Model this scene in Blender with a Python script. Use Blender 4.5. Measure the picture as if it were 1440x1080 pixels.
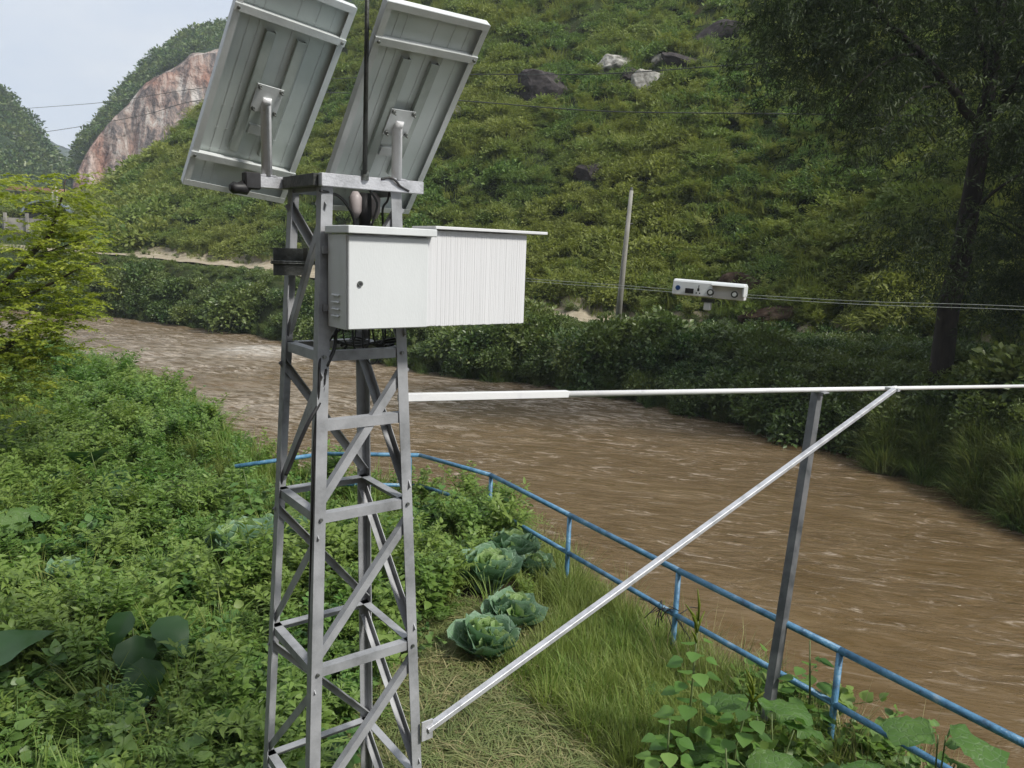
import bpy, math
import numpy as np
from mathutils import Matrix, Vector, noise as mnoise

rng = np.random.default_rng(11)
for o in list(bpy.data.objects): bpy.data.objects.remove(o)
SC = bpy.context.scene
COL = SC.collection

# ------------------------------------------------------------------ camera
FPX = 1091.0; PITCH = math.radians(9.768); ROLL = math.radians(2.1)
EYE = 3.4                                   # eye height above the ground at the tower foot
Fw = np.array([0, math.cos(PITCH), -math.sin(PITCH)])
U0 = np.array([0, math.sin(PITCH), math.cos(PITCH)])
R0 = np.array([1.0, 0, 0])
Rt = math.cos(ROLL) * R0 + math.sin(ROLL) * U0
Up = -math.sin(ROLL) * R0 + math.cos(ROLL) * U0
CAM = np.array([0, 0, EYE])
cd = bpy.data.cameras.new('camera'); cam = bpy.data.objects.new('camera', cd); COL.objects.link(cam)
cd.sensor_fit = 'HORIZONTAL'; cd.sensor_width = 36.0; cd.lens = FPX / 1440 * 36.0
cd.clip_start = 0.05; cd.clip_end = 5000
M = Matrix(((Rt[0], Up[0], -Fw[0], 0), (Rt[1], Up[1], -Fw[1], 0), (Rt[2], Up[2], -Fw[2], EYE), (0, 0, 0, 1)))
cam.matrix_world = M
SC.camera = cam

# ------------------------------------------------------------------ world, sun, exposure
SUN_AZ = math.radians(122)       # clockwise from +Y : behind the camera on its right
SUN_EL = math.radians(46)
SUN_STRENGTH = 3.9
world = bpy.data.worlds.new("World"); SC.world = world; world.use_nodes = True
wn = world.node_tree.nodes; wl = world.node_tree.links
for n in list(wn): wn.remove(n)
wo = wn.new('ShaderNodeOutputWorld'); bg = wn.new('ShaderNodeBackground')
sky = wn.new('ShaderNodeTexSky'); sky.sky_type = 'NISHITA'; sky.sun_disc = False
sky.sun_elevation = SUN_EL; sky.sun_rotation = SUN_AZ
sky.dust_density = 2.5; sky.air_density = 1.0
tc = wn.new('ShaderNodeTexCoord'); mp = wn.new('ShaderNodeMapping'); mp.inputs['Scale'].default_value = (1.2, 1.2, 3.4)
n1 = wn.new('ShaderNodeTexNoise'); n1.inputs['Scale'].default_value = 1.7; n1.inputs['Detail'].default_value = 7; n1.inputs['Roughness'].default_value = .55
cr = wn.new('ShaderNodeValToRGB'); cr.color_ramp.elements[0].position = .38; cr.color_ramp.elements[1].position = .6
cr.color_ramp.elements[0].color = (5.7, 6.4, 7.5, 1); cr.color_ramp.elements[1].color = (7.6, 7.8, 8.1, 1)
mx = wn.new('ShaderNodeMix'); mx.data_type = 'RGBA'; mx.inputs[0].default_value = .95
wl.new(tc.outputs['Generated'], mp.inputs['Vector']); wl.new(mp.outputs[0], n1.inputs['Vector']); wl.new(n1.outputs[0], cr.inputs[0])
wl.new(sky.outputs[0], mx.inputs[6]); wl.new(cr.outputs[0], mx.inputs[7]); wl.new(mx.outputs[2], bg.inputs['Color'])
bg.inputs['Strength'].default_value = 0.105
wl.new(bg.outputs[0], wo.inputs['Surface'])
sd = bpy.data.lights.new('sun', 'SUN'); sd.energy = SUN_STRENGTH; sd.angle = math.radians(8.0); sd.color = (1.0, .955, .88)
sun = bpy.data.objects.new('sun', sd); COL.objects.link(sun)
to_sun = Vector((math.sin(SUN_AZ) * math.cos(SUN_EL), math.cos(SUN_AZ) * math.cos(SUN_EL), math.sin(SUN_EL)))
sun.rotation_euler = to_sun.to_track_quat('Z', 'Y').to_euler()
SC.view_settings.view_transform = 'Standard'
try: SC.view_settings.look = 'None'
except Exception: pass
SC.view_settings.exposure = 0.22; SC.view_settings.gamma = 1.0; SC.view_settings.use_curve_mapping = False
SC.render.engine = 'CYCLES'

# ------------------------------------------------------------------ helpers
def ray(x, y): return Fw + (x - 720) / FPX * Rt + (540 - y) / FPX * Up
def atz(x, y, z):                    # z measured from the eye
    d = ray(x, y); return CAM + d * (z / d[2])
def atY(x, y, Y):
    d = ray(x, y); return CAM + d * (Y / d[1])
def onplane(x, y, P, n):
    d = ray(x, y); return CAM + d * (np.dot(np.array(P) - CAM, n) / np.dot(d, n))
def prj(P):
    P = np.asarray(P, float) - CAM; d = P @ Fw
    return 720 + FPX * (P @ Rt) / d, 540 - FPX * (P @ Up) / d
def nrm(v):
    v = np.asarray(v, float); return v / np.linalg.norm(v)

def tag(o, label=None, cat=None, group=None, kind=None):
    if label: o['label'] = label
    if cat: o['category'] = cat
    if group: o['group'] = group
    if kind: o['kind'] = kind
    return o
def empty(name, loc, label=None, cat=None, group=None):
    o = bpy.data.objects.new(name, None); COL.objects.link(o); o.location = Vector([float(c) for c in loc])
    o.empty_display_size = .1
    return tag(o, label, cat, group)
def parent(o, p):
    o.parent = p; o.matrix_parent_inverse = Matrix.Translation(-Vector(p.location)); return o
def npmesh(name, V, F, mat, smooth=False, attrs=None):
    """V (n,3), F (m,k) int array or list of such arrays"""
    me = bpy.data.meshes.new(name)
    Fs = F if isinstance(F, list) else [F]
    Fs = [f for f in Fs if len(f)]
    V = np.asarray(V, np.float32)
    me.vertices.add(len(V)); me.vertices.foreach_set('co', V.ravel())
    loops = np.concatenate([f.ravel() for f in Fs]).astype(np.int32)
    tot = np.concatenate([np.full(len(f), f.shape[1]) for f in Fs]).astype(np.int32)
    st = np.concatenate([[0], np.cumsum(tot)[:-1]]).astype(np.int32)
    me.loops.add(len(loops)); me.loops.foreach_set('vertex_index', loops)
    me.polygons.add(len(tot)); me.polygons.foreach_set('loop_start', st); me.polygons.foreach_set('loop_total', tot)
    if smooth: me.polygons.foreach_set('use_smooth', np.ones(len(tot), bool))
    if attrs:
        for k, a in attrs.items():
            at = me.attributes.new(k, 'FLOAT', 'POINT'); at.data.foreach_set('value', np.asarray(a, np.float32))
    me.update(calc_edges=True); me.validate()
    if mat: me.materials.append(mat)
    return me
def link(name, me, par=None):
    o = bpy.data.objects.new(name, me); COL.objects.link(o)
    if par: parent(o, par)
    return o

class MB:
    def __init__(s): s.v = []; s.f = []; s.n = 0; s.sm = []
    def add(s, vs, fs, smooth=False):
        s.v += [tuple(float(c) for c in v) for v in vs]
        s.f += [tuple(i + s.n for i in f) for f in fs]; s.sm += [smooth] * len(fs); s.n += len(vs); return s
    def box(s, c, ax, ay, az):       # centre and three half-axis vectors
        c, ax, ay, az = map(np.asarray, (c, ax, ay, az))
        vs = [c + i * ax + j * ay + k * az for k in (-1, 1) for j in (-1, 1) for i in (-1, 1)]
        return s.add(vs, [(0, 2, 3, 1), (4, 5, 7, 6), (0, 1, 5, 4), (2, 6, 7, 3), (0, 4, 6, 2), (1, 3, 7, 5)])
    def bar(s, a, b, w, h, up=(0, 0, 1)):
        a = np.asarray(a, float); b = np.asarray(b, float); d = nrm(b - a)
        x = nrm(np.cross(d, up)); z = np.cross(x, d)
        return s.box((a + b) / 2, x * w / 2, (b - a) / 2, z * h / 2)
    def angle(s, a, b, U, V, w=.045, t=.005):     # L section, corner on the line a-b
        a = np.asarray(a, float); b = np.asarray(b, float); d = nrm(b - a)
        U = np.asarray(U, float); U = nrm(U - d * (U @ d)); V = np.asarray(V, float); V = nrm(V - d * (V @ d)); V = nrm(V - U * (V @ U) * .999)
        prof = [(0, 0), (w, 0), (w, t), (t, t), (t, w), (0, w)]
        vs = [p + U * u + V * v for p in (a, b) for u, v in prof]
        fs = [(i, (i + 1) % 6, 6 + (i + 1) % 6, 6 + i) for i in range(6)]
        fs += [(0, 3, 2, 1), (0, 5, 4, 3), (6, 7, 8, 9), (6, 9, 10, 11)]
        if np.dot(np.cross(U, V), d) > 0: pass
        return s.add(vs, fs)
    def tube(s, pts, r, n=10, caps=True):
        pts = [np.asarray(p, float) for p in pts]; m = len(pts)
        rs = r if hasattr(r, '__len__') else [r] * m
        up = np.array([0.13, .21, .97]); vs = []
        for i, p in enumerate(pts):
            d = nrm(pts[min(i + 1, m - 1)] - pts[max(i - 1, 0)])
            x = np.cross(d, up)
            if np.linalg.norm(x) < .15: x = np.cross(d, (1, 0, 0))
            x = nrm(x); z = np.cross(x, d)
            vs += [p + rs[i] * (math.cos(2 * math.pi * k / n) * x + math.sin(2 * math.pi * k / n) * z) for k in range(n)]
        fs = [(i * n + k, i * n + (k + 1) % n, (i + 1) * n + (k + 1) % n, (i + 1) * n + k) for i in range(m - 1) for k in range(n)]
        s.add(vs, fs, True)
        if caps:
            s.f += [tuple(range(s.n - len(vs), s.n - len(vs) + n))[::-1], tuple(range(s.n - n, s.n))]; s.sm += [False, False]
        return s
    def prism(s, poly, off):         # extruded polygon
        off = np.asarray(off, float); n = len(poly); vs = [np.asarray(p, float) for p in poly]; vs += [p + off for p in vs]
        return s.add(vs, [tuple(range(n))[::-1], tuple(range(n, 2 * n))] + [(i, (i + 1) % n, n + (i + 1) % n, n + i) for i in range(n)])
    def build(s, name, mat, par=None, bevel=0, label=None):
        me = bpy.data.meshes.new(name); me.from_pydata(s.v, [], s.f); me.materials.append(mat)
        me.polygons.foreach_set('use_smooth', s.sm)
        if bevel or any(s.sm) is False:
            import bmesh
            bm = bmesh.new(); bm.from_mesh(me)
            bmesh.ops.recalc_face_normals(bm, faces=bm.faces)
            if bevel: bmesh.ops.bevel(bm, geom=list(bm.edges), offset=bevel, segments=1, affect='EDGES')
            bm.to_mesh(me); bm.free()
        o = bpy.data.objects.new(name, me); COL.objects.link(o)
        if par: parent(o, par)
        if label: o['label'] = label
        return o

# ---- noise (vectorised value noise) ----
_perm = rng.permutation(512)
_val = rng.random(512)
def _h(i, j): return _val[(_perm[(i.astype(int)) & 511] + j.astype(int)) & 511]
def vnoise(x, y):
    x = np.asarray(x, float); y = np.asarray(y, float)
    i = np.floor(x); j = np.floor(y); u = x - i; v = y - j
    u = u * u * (3 - 2 * u); v = v * v * (3 - 2 * v)
    return (_h(i, j) * (1 - u) + _h(i + 1, j) * u) * (1 - v) + (_h(i, j + 1) * (1 - u) + _h(i + 1, j + 1) * u) * v
def fbm(x, y, o=4):
    r = 0; a = .5; t = 0
    for k in range(o):
        r = r + a * vnoise(x * 2 ** k + 17 * k, y * 2 ** k + 5 * k); t += a; a *= .5
    return r / t - .5

# ------------------------------------------------------------------ materials
def N(nt, t, **kw):
    n = nt.nodes.new(t)
    for k, v in kw.items(): setattr(n, k, v)
    return n
def base(name):
    m = bpy.data.materials.new(name); m.use_nodes = True; nt = m.node_tree
    p = nt.nodes['Principled BSDF']; return m, nt, p
def ramp(nt, stops):
    r = N(nt, 'ShaderNodeValToRGB'); e = r.color_ramp.elements
    while len(e) < len(stops): e.new(.5)
    for k, (pos, c) in enumerate(stops): e[k].position = pos; e[k].color = (*c, 1)
    return r
def surf(name, cols, scale=4, rough=.6, metal=0, bump=.0, bscale=30, stretch=(1, 1, 1), lo=.35, hi=.65, spec=.5, coord='Object', detail=6):
    m, nt, p = base(name); L = nt.links
    t = N(nt, 'ShaderNodeTexCoord'); mpn = N(nt, 'ShaderNodeMapping'); mpn.inputs['Scale'].default_value = stretch
    ns = N(nt, 'ShaderNodeTexNoise'); ns.inputs['Scale'].default_value = scale; ns.inputs['Detail'].default_value = detail; ns.inputs['Roughness'].default_value = .6
    st = [(lo + (hi - lo) * k / max(1, len(cols) - 1), c) for k, c in enumerate(cols)]
    r = ramp(nt, st)
    L.new(t.outputs[coord], mpn.inputs[0]); L.new(mpn.outputs[0], ns.inputs['Vector']); L.new(ns.outputs[0], r.inputs[0]); L.new(r.outputs[0], p.inputs['Base Color'])
    p.inputs['Roughness'].default_value = rough; p.inputs['Metallic'].default_value = metal
    p.inputs['Specular IOR Level'].default_value = spec
    if bump:
        b = N(nt, 'ShaderNodeBump'); b.inputs['Strength'].default_value = bump; b.inputs['Distance'].default_value = .02
        n2 = N(nt, 'ShaderNodeTexNoise'); n2.inputs['Scale'].default_value = bscale; n2.inputs['Detail'].default_value = 5
        L.new(mpn.outputs[0], n2.inputs['Vector']); L.new(n2.outputs[0], b.inputs['Height']); L.new(b.outputs[0], p.inputs['Normal'])
    return m
def leafmat(name, dark, mid, light, other, rough=.55, trans=.3, nscale=.25, spec=.35, vein=0):
    m, nt, p = base(name); L = nt.links
    a = N(nt, 'ShaderNodeAttribute', attribute_name='lv'); r = ramp(nt, [(0, dark), (.5, mid), (1, light)])
    L.new(a.outputs['Fac'], r.inputs[0])
    b = N(nt, 'ShaderNodeAttribute', attribute_name='tint', attribute_type='INSTANCER')
    g = N(nt, 'ShaderNodeNewGeometry'); ns = N(nt, 'ShaderNodeTexNoise'); ns.inputs['Scale'].default_value = nscale; ns.inputs['Detail'].default_value = 3
    L.new(g.outputs['Position'], ns.inputs['Vector'])
    ad = N(nt, 'ShaderNodeMath', operation='ADD'); L.new(b.outputs['Fac'], ad.inputs[0]); L.new(ns.outputs[0], ad.inputs[1])
    mr = N(nt, 'ShaderNodeMapRange'); mr.inputs[1].default_value = .45; mr.inputs[2].default_value = 1.15; mr.inputs[4].default_value = .85
    L.new(ad.outputs[0], mr.inputs[0])
    mi = N(nt, 'ShaderNodeMix', data_type='RGBA'); L.new(mr.outputs[0], mi.inputs[0]); L.new(r.outputs[0], mi.inputs[6]); mi.inputs[7].default_value = (*other, 1)
    L.new(mi.outputs[2], p.inputs['Base Color']); p.inputs['Roughness'].default_value = rough; p.inputs['Specular IOR Level'].default_value = spec
    if vein:
        to = N(nt, 'ShaderNodeTexCoord'); vo = N(nt, 'ShaderNodeTexVoronoi'); vo.feature = 'DISTANCE_TO_EDGE'; vo.inputs['Scale'].default_value = vein
        L.new(to.outputs['Object'], vo.inputs['Vector']); bb = N(nt, 'ShaderNodeBump'); bb.inputs['Distance'].default_value = .03; bb.inputs['Strength'].default_value = .35
        rv = ramp(nt, [(0, (0, 0, 0)), (.09, (1, 1, 1))]); L.new(vo.outputs[0], rv.inputs[0]); L.new(rv.outputs[0], bb.inputs['Height']); L.new(bb.outputs[0], p.inputs['Normal'])
        mv = N(nt, 'ShaderNodeMix', data_type='RGBA'); L.new(rv.outputs[0], mv.inputs[0]); hv = N(nt, 'ShaderNodeHueSaturation'); hv.inputs['Value'].default_value = 1.25; hv.inputs['Saturation'].default_value = .8
        L.new(mi.outputs[2], hv.inputs['Color']); L.new(hv.outputs[0], mv.inputs[6]); L.new(mi.outputs[2], mv.inputs[7]); L.new(mv.outputs[2], p.inputs['Base Color'])
    tr = N(nt, 'ShaderNodeBsdfTranslucent'); ms = N(nt, 'ShaderNodeMixShader'); ms.inputs[0].default_value = trans
    hs = N(nt, 'ShaderNodeHueSaturation'); hs.inputs['Value'].default_value = 1.35; hs.inputs['Saturation'].default_value = 1.1
    L.new(mi.outputs[2], hs.inputs['Color']); L.new(hs.outputs[0], tr.inputs['Color'])
    L.new(p.outputs[0], ms.inputs[1]); L.new(tr.outputs[0], ms.inputs[2])
    L.new(ms.outputs[0], nt.nodes['Material Output'].inputs['Surface'])
    return m

MT = {}
MT['steel'] = surf('silver_painted_steel', [(.17, .175, .18), (.29, .30, .315), (.38, .39, .41)], 5, .6, .15, .06, 90, lo=.3, hi=.6)
MT['poststeel'] = surf('shaded_post_steel', [(.06, .065, .068), (.12, .125, .13), (.16, .16, .165)], 6, .55, .2, .06, 60)  # base colour darkened to carry the shade on the post
MT['steel2'] = surf('galvanised_bar', [(.40, .41, .43), (.52, .53, .56), (.58, .59, .62)], 14, .4, .3, .15, 120)
MT['whitepipe'] = surf('white_painted_pipe', [(.55, .56, .58), (.74, .75, .77), (.78, .79, .8)], 7, .35, 0, .08, 60, lo=.25, hi=.5)
MT['white'] = surf('cabinet_powder_coat', [(.56, .59, .59), (.66, .69, .70), (.70, .73, .74)], 3.5, .36, 0, .05, 160, stretch=(1, 1, .35), lo=.25, hi=.6)
MT['white2'] = surf('ribbed_white_sheet', [(.70, .71, .73), (.735, .745, .765)], 18, .45, 0, .05, 60, stretch=(1, 1, .08))
MT['alu'] = surf('anodised_aluminium', [(.62, .65, .65), (.74, .77, .77)], 6, .4, .15, .04, 90)
MT['alud'] = surf('dull_aluminium_rail', [(.38, .43, .40), (.52, .57, .54)], 6, .45, .1, .04, 90)
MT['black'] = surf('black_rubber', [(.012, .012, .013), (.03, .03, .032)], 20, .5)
MT['darksteel'] = surf('dark_channel_steel', [(.035, .038, .035), (.08, .085, .08)], 16, .5, .3, .2, 80)
MT['blue'] = surf('blue_painted_pipe', [(.04, .07, .11), (.06, .17, .30), (.10, .25, .40), (.30, .38, .44)], 11, .38, 0, .3, 60, lo=.28, hi=.74)
MT['red'] = surf('red_paint', [(.35, .02, .02), (.5, .04, .03)], 20, .5)
MT['pink'] = surf('pale_plastic', [(.34, .30, .30), (.42, .38, .38)], 20, .45)
MT['bolt'] = surf('zinc_bolt', [(.10, .11, .10), (.25, .26, .25)], 60, .35, .6)
MT['concrete'] = surf('pole_concrete', [(.22, .22, .20), (.36, .35, .32)], 5, .85, 0, .3, 40, stretch=(1, 1, .3))
MT['bark'] = surf('dark_bark', [(.012, .010, .008), (.035, .028, .022)], 8, .9, 0, .8, 25, stretch=(1, 1, .3))
MT['twig'] = surf('thin_bark', [(.05, .04, .03), (.10, .08, .06)], 18, .85, 0, .4, 60)
MT['stem'] = surf('green_stem', [(.06, .10, .03), (.14, .18, .06)], 20, .6)
MT['soil'] = surf('bank_soil', [(.025, .02, .014), (.06, .045, .03), (.09, .075, .05)], 3.5, .95, 0, .9, 22, spec=.1)
MT['road'] = surf('dirt_road', [(.24, .20, .14), (.42, .37, .28)], 2, .95, 0, .5, 12, spec=.1)
MT['rockw'] = surf('pale_limestone', [(.10, .095, .08), (.27, .26, .235), (.42, .41, .38)], 2.2, .85, 0, .9, 8, spec=.2, lo=.32, hi=.62)
MT['rockd'] = surf('dark_rock', [(.028, .024, .024), (.075, .066, .065)], 1.5, .9, 0, .9, 7, spec=.2)
MT['earth'] = surf('red_bare_earth', [(.035, .022, .016), (.075, .05, .036), (.16, .12, .09)], 1.6, .95, 0, .9, 9, spec=.1)

def hill_ground():
    m, nt, p = base('vegetated_slope'); L = nt.links
    g = N(nt, 'ShaderNodeNewGeometry')
    a = N(nt, 'ShaderNodeTexNoise'); a.inputs['Scale'].default_value = .35; a.inputs['Detail'].default_value = 8; a.inputs['Roughness'].default_value = .7
    b = N(nt, 'ShaderNodeTexNoise'); b.inputs['Scale'].default_value = 6; b.inputs['Detail'].default_value = 6
    L.new(g.outputs['Position'], a.inputs['Vector']); L.new(g.outputs['Position'], b.inputs['Vector'])
    r = ramp(nt, [(.3, (.018, .024, .009)), (.5, (.035, .05, .016)), (.68, (.055, .045, .026))])
    L.new(a.outputs[0], r.inputs[0]); L.new(r.outputs[0], p.inputs['Base Color']); p.inputs['Roughness'].default_value = .95
    p.inputs['Specular IOR Level'].default_value = .1
    bp = N(nt, 'ShaderNodeBump'); bp.inputs['Strength'].default_value = 1; bp.inputs['Distance'].default_value = .15
    L.new(b.outputs[0], bp.inputs['Height']); L.new(bp.outputs[0], p.inputs['Normal'])
    return m
MT['hill'] = hill_ground()

def mountain_mat(name, cliff):
    m, nt, p = base(name); L = nt.links
    g = N(nt, 'ShaderNodeNewGeometry')
    a = N(nt, 'ShaderNodeTexNoise'); a.inputs['Scale'].default_value = .09; a.inputs['Detail'].default_value = 10; a.inputs['Roughness'].default_value = .75
    L.new(g.outputs['Position'], a.inputs['Vector'])
    gr = ramp(nt, [(.33, (.014, .026, .014)), (.5, (.035, .058, .026)), (.66, (.07, .09, .045))]); L.new(a.outputs[0], gr.inputs[0])
    if cliff:
        at = N(nt, 'ShaderNodeAttribute', attribute_name='cliff')
        mpn = N(nt, 'ShaderNodeMapping'); mpn.inputs['Scale'].default_value = (1, 1, .22); L.new(g.outputs['Position'], mpn.inputs[0])
        b = N(nt, 'ShaderNodeTexNoise'); b.inputs['Scale'].default_value = .30; b.inputs['Detail'].default_value = 9; b.inputs['Roughness'].default_value = .68
        L.new(mpn.outputs[0], b.inputs['Vector'])
        rr = ramp(nt, [(.36, (.07, .062, .06)), (.45, (.17, .145, .135)), (.51, (.30, .225, .19)), (.56, (.36, .32, .29)), (.66, (.5, .47, .44))]); L.new(b.outputs[0], rr.inputs[0])
        b2 = N(nt, 'ShaderNodeTexNoise'); b2.inputs['Scale'].default_value = .05; b2.inputs['Detail'].default_value = 3; L.new(g.outputs['Position'], b2.inputs['Vector'])
        rd = ramp(nt, [(.5, (0, 0, 0)), (.62, (1, 1, 1))]); L.new(b2.outputs[0], rd.inputs[0])
        mr_ = N(nt, 'ShaderNodeMix', data_type='RGBA', blend_type='MULTIPLY'); mr_.inputs[7].default_value = (.95, .70, .62, 1)
        L.new(rd.outputs[0], mr_.inputs[0]); L.new(rr.outputs[0], mr_.inputs[6])
        su = N(nt, 'ShaderNodeMath', operation='ADD'); L.new(at.outputs['Fac'], su.inputs[0])
        sc = N(nt, 'ShaderNodeMath', operation='MULTIPLY'); sc.inputs[1].default_value = 1.5; sb = N(nt, 'ShaderNodeMath', operation='SUBTRACT'); sb.inputs[1].default_value = .5
        L.new(a.outputs[0], sb.inputs[0]); L.new(sb.outputs[0], sc.inputs[0]); L.new(sc.outputs[0], su.inputs[1])
        st = N(nt, 'ShaderNodeMapRange'); st.inputs[1].default_value = .4; st.inputs[2].default_value = .6; L.new(su.outputs[0], st.inputs[0])
        mi = N(nt, 'ShaderNodeMix', data_type='RGBA'); L.new(st.outputs[0], mi.inputs[0]); L.new(gr.outputs[0], mi.inputs[6]); L.new(mr_.outputs[2], mi.inputs[7])
        L.new(mi.outputs[2], p.inputs['Base Color'])
    else: L.new(gr.outputs[0], p.inputs['Base Color'])
    p.inputs['Roughness'].default_value = .95; p.inputs['Specular IOR Level'].default_value = .1
    c = N(nt, 'ShaderNodeTexNoise'); c.inputs['Scale'].default_value = .35; c.inputs['Detail'].default_value = 8; L.new(g.outputs['Position'], c.inputs['Vector'])
    bp = N(nt, 'ShaderNodeBump'); bp.inputs['Strength'].default_value = 1; bp.inputs['Distance'].default_value = 3
    L.new(c.outputs[0], bp.inputs['Height']); L.new(bp.outputs[0], p.inputs['Normal'])
    return m

def water_mat():
    m, nt, p = base('muddy_river_water'); L = nt.links
    g = N(nt, 'ShaderNodeNewGeometry')
    rot = N(nt, 'ShaderNodeMapping'); rot.inputs['Rotation'].default_value = (0, 0, math.radians(14)); L.new(g.outputs['Position'], rot.inputs[0])
    s1 = N(nt, 'ShaderNodeMapping'); s1.inputs['Scale'].default_value = (.5, 1.55, 1); L.new(rot.outputs[0], s1.inputs[0])
    a = N(nt, 'ShaderNodeTexNoise'); a.inputs['Scale'].default_value = 1.5; a.inputs['Detail'].default_value = 5; a.inputs['Roughness'].default_value = .62; a.inputs['Distortion'].default_value = .8
    b = N(nt, 'ShaderNodeTexNoise'); b.inputs['Scale'].default_value = 3.6; b.inputs['Detail'].default_value = 5; b.inputs['Roughness'].default_value = .6; b.inputs['Distortion'].default_value = 1.1
    L.new(s1.outputs[0], a.inputs['Vector']); L.new(s1.outputs[0], b.inputs['Vector'])
    big = N(nt, 'ShaderNodeTexNoise'); big.inputs['Scale'].default_value = .35; big.inputs['Detail'].default_value = 2; L.new(s1.outputs[0], big.inputs['Vector'])
    rb = ramp(nt, [(.35, (.3, .3, .3)), (.65, (1, 1, 1))]); L.new(big.outputs[0], rb.inputs[0])
    b1 = N(nt, 'ShaderNodeBump'); b1.inputs['Distance'].default_value = .42; b1.inputs['Strength'].default_value = 1.0; L.new(a.outputs[0], b1.inputs['Height'])
    b2 = N(nt, 'ShaderNodeBump'); b2.inputs['Distance'].default_value = .13; L.new(rb.outputs[0], b2.inputs['Strength']); L.new(b.outputs[0], b2.inputs['Height']); L.new(b1.outputs[0], b2.inputs['Normal'])
    tq = N(nt, 'ShaderNodeAttribute', attribute_name='turb'); q1 = N(nt, 'ShaderNodeMapRange'); q1.inputs[3].default_value = .18; q1.inputs[4].default_value = 1; L.new(tq.outputs['Fac'], q1.inputs[0]); L.new(q1.outputs[0], b1.inputs['Strength'])
    L.new(b2.outputs[0], p.inputs['Normal'])
    r = ramp(nt, [(.35, (.112, .074, .033)), (.6, (.150, .104, .054)), (.8, (.22, .16, .095))]); L.new(a.outputs[0], r.inputs[0])
    at = N(nt, 'ShaderNodeAttribute', attribute_name='foam')
    rf = ramp(nt, [(.38, (0, 0, 0)), (.56, (1, 1, 1))]); mu = N(nt, 'ShaderNodeMath', operation='MULTIPLY'); L.new(b.outputs[0], rf.inputs[0]); L.new(rf.outputs[0], mu.inputs[0]); L.new(at.outputs['Fac'], mu.inputs[1])
    mi = N(nt, 'ShaderNodeMix', data_type='RGBA'); L.new(mu.outputs[0], mi.inputs[0]); L.new(r.outputs[0], mi.inputs[6]); mi.inputs[7].default_value = (.62, .58, .52, 1)
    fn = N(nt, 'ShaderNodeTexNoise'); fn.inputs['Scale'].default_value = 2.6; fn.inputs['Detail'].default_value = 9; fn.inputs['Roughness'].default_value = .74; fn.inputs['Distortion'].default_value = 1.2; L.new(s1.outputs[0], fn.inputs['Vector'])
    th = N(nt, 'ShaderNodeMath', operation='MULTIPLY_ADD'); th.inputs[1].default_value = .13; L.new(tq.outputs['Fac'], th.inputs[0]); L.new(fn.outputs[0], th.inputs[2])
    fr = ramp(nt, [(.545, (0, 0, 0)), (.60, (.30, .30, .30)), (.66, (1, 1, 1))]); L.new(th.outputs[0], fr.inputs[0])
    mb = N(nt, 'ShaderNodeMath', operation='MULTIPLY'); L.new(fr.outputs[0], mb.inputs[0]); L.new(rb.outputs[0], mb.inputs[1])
    m3 = N(nt, 'ShaderNodeMix', data_type='RGBA'); L.new(mb.outputs[0], m3.inputs[0]); L.new(mi.outputs[2], m3.inputs[6]); m3.inputs[7].default_value = (.48, .41, .33, 1)  # pale flecks put into the colour in place of sky glints
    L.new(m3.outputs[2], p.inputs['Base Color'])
    tu = N(nt, 'ShaderNodeAttribute', attribute_name='turb'); mt_ = N(nt, 'ShaderNodeMapRange'); mt_.inputs[3].default_value = .06; mt_.inputs[4].default_value = .34; L.new(tu.outputs['Fac'], mt_.inputs[0]); L.new(mt_.outputs[0], p.inputs['Roughness']); p.inputs['IOR'].default_value = 1.33; p.inputs['Specular IOR Level'].default_value = .5
    return m
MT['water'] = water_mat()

# ------------------------------------------------------------------ terrain functions (z from the eye)
D2R = math.pi / 180
WAZ = np.array([-75, -60, -45, -38, -29.8, -27.4, -17, -10.5, -7.4, -3.2, 2.1, 7.5, 14.8, 24.5, 34.8, 50, 65, 85])
WR = np.array([58, 62, 66, 62, 55, 51.7, 40, 33.5, 30.6, 29.2, 27.6, 26, 23.7, 21, 17.4, 14.2, 12.6, 12.0])
KAZ = np.array([-80, -38, -27, -17, -5, 10, 85]); KV = np.array([1.5, 1.7, 1.7, 1.5, 1.1, 1, 1])
RZAZ = np.array([-80, -28, -17, -5, 8, 20, 34, 85]); RZ = np.array([-1.2, -1.35, -1.85, -2.6, -3.0, -3.1, -2.7, -2.6])
EAZ = np.array([-80, -42, -34, -29.5, -27.6, -24.4, -21.6, -17.5, -14, -8.3, -2, 8, 85])
EEL = np.array([1, 1.5, 1.8, 1.9, 2.6, 5.9, 8.9, 11.5, 13.6, 17.6, 22, 25, 25])
GAZ = np.array([-80, -30, -24, -12, 0, 85]); GV = np.array([.1, .12, .42, .6, .7, .72])
def wr(az): return np.interp(az, WAZ, WR) + .5 * np.sin(az * .9) * .5 + .35 * np.sin(az * 2.3 + 1)
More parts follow.
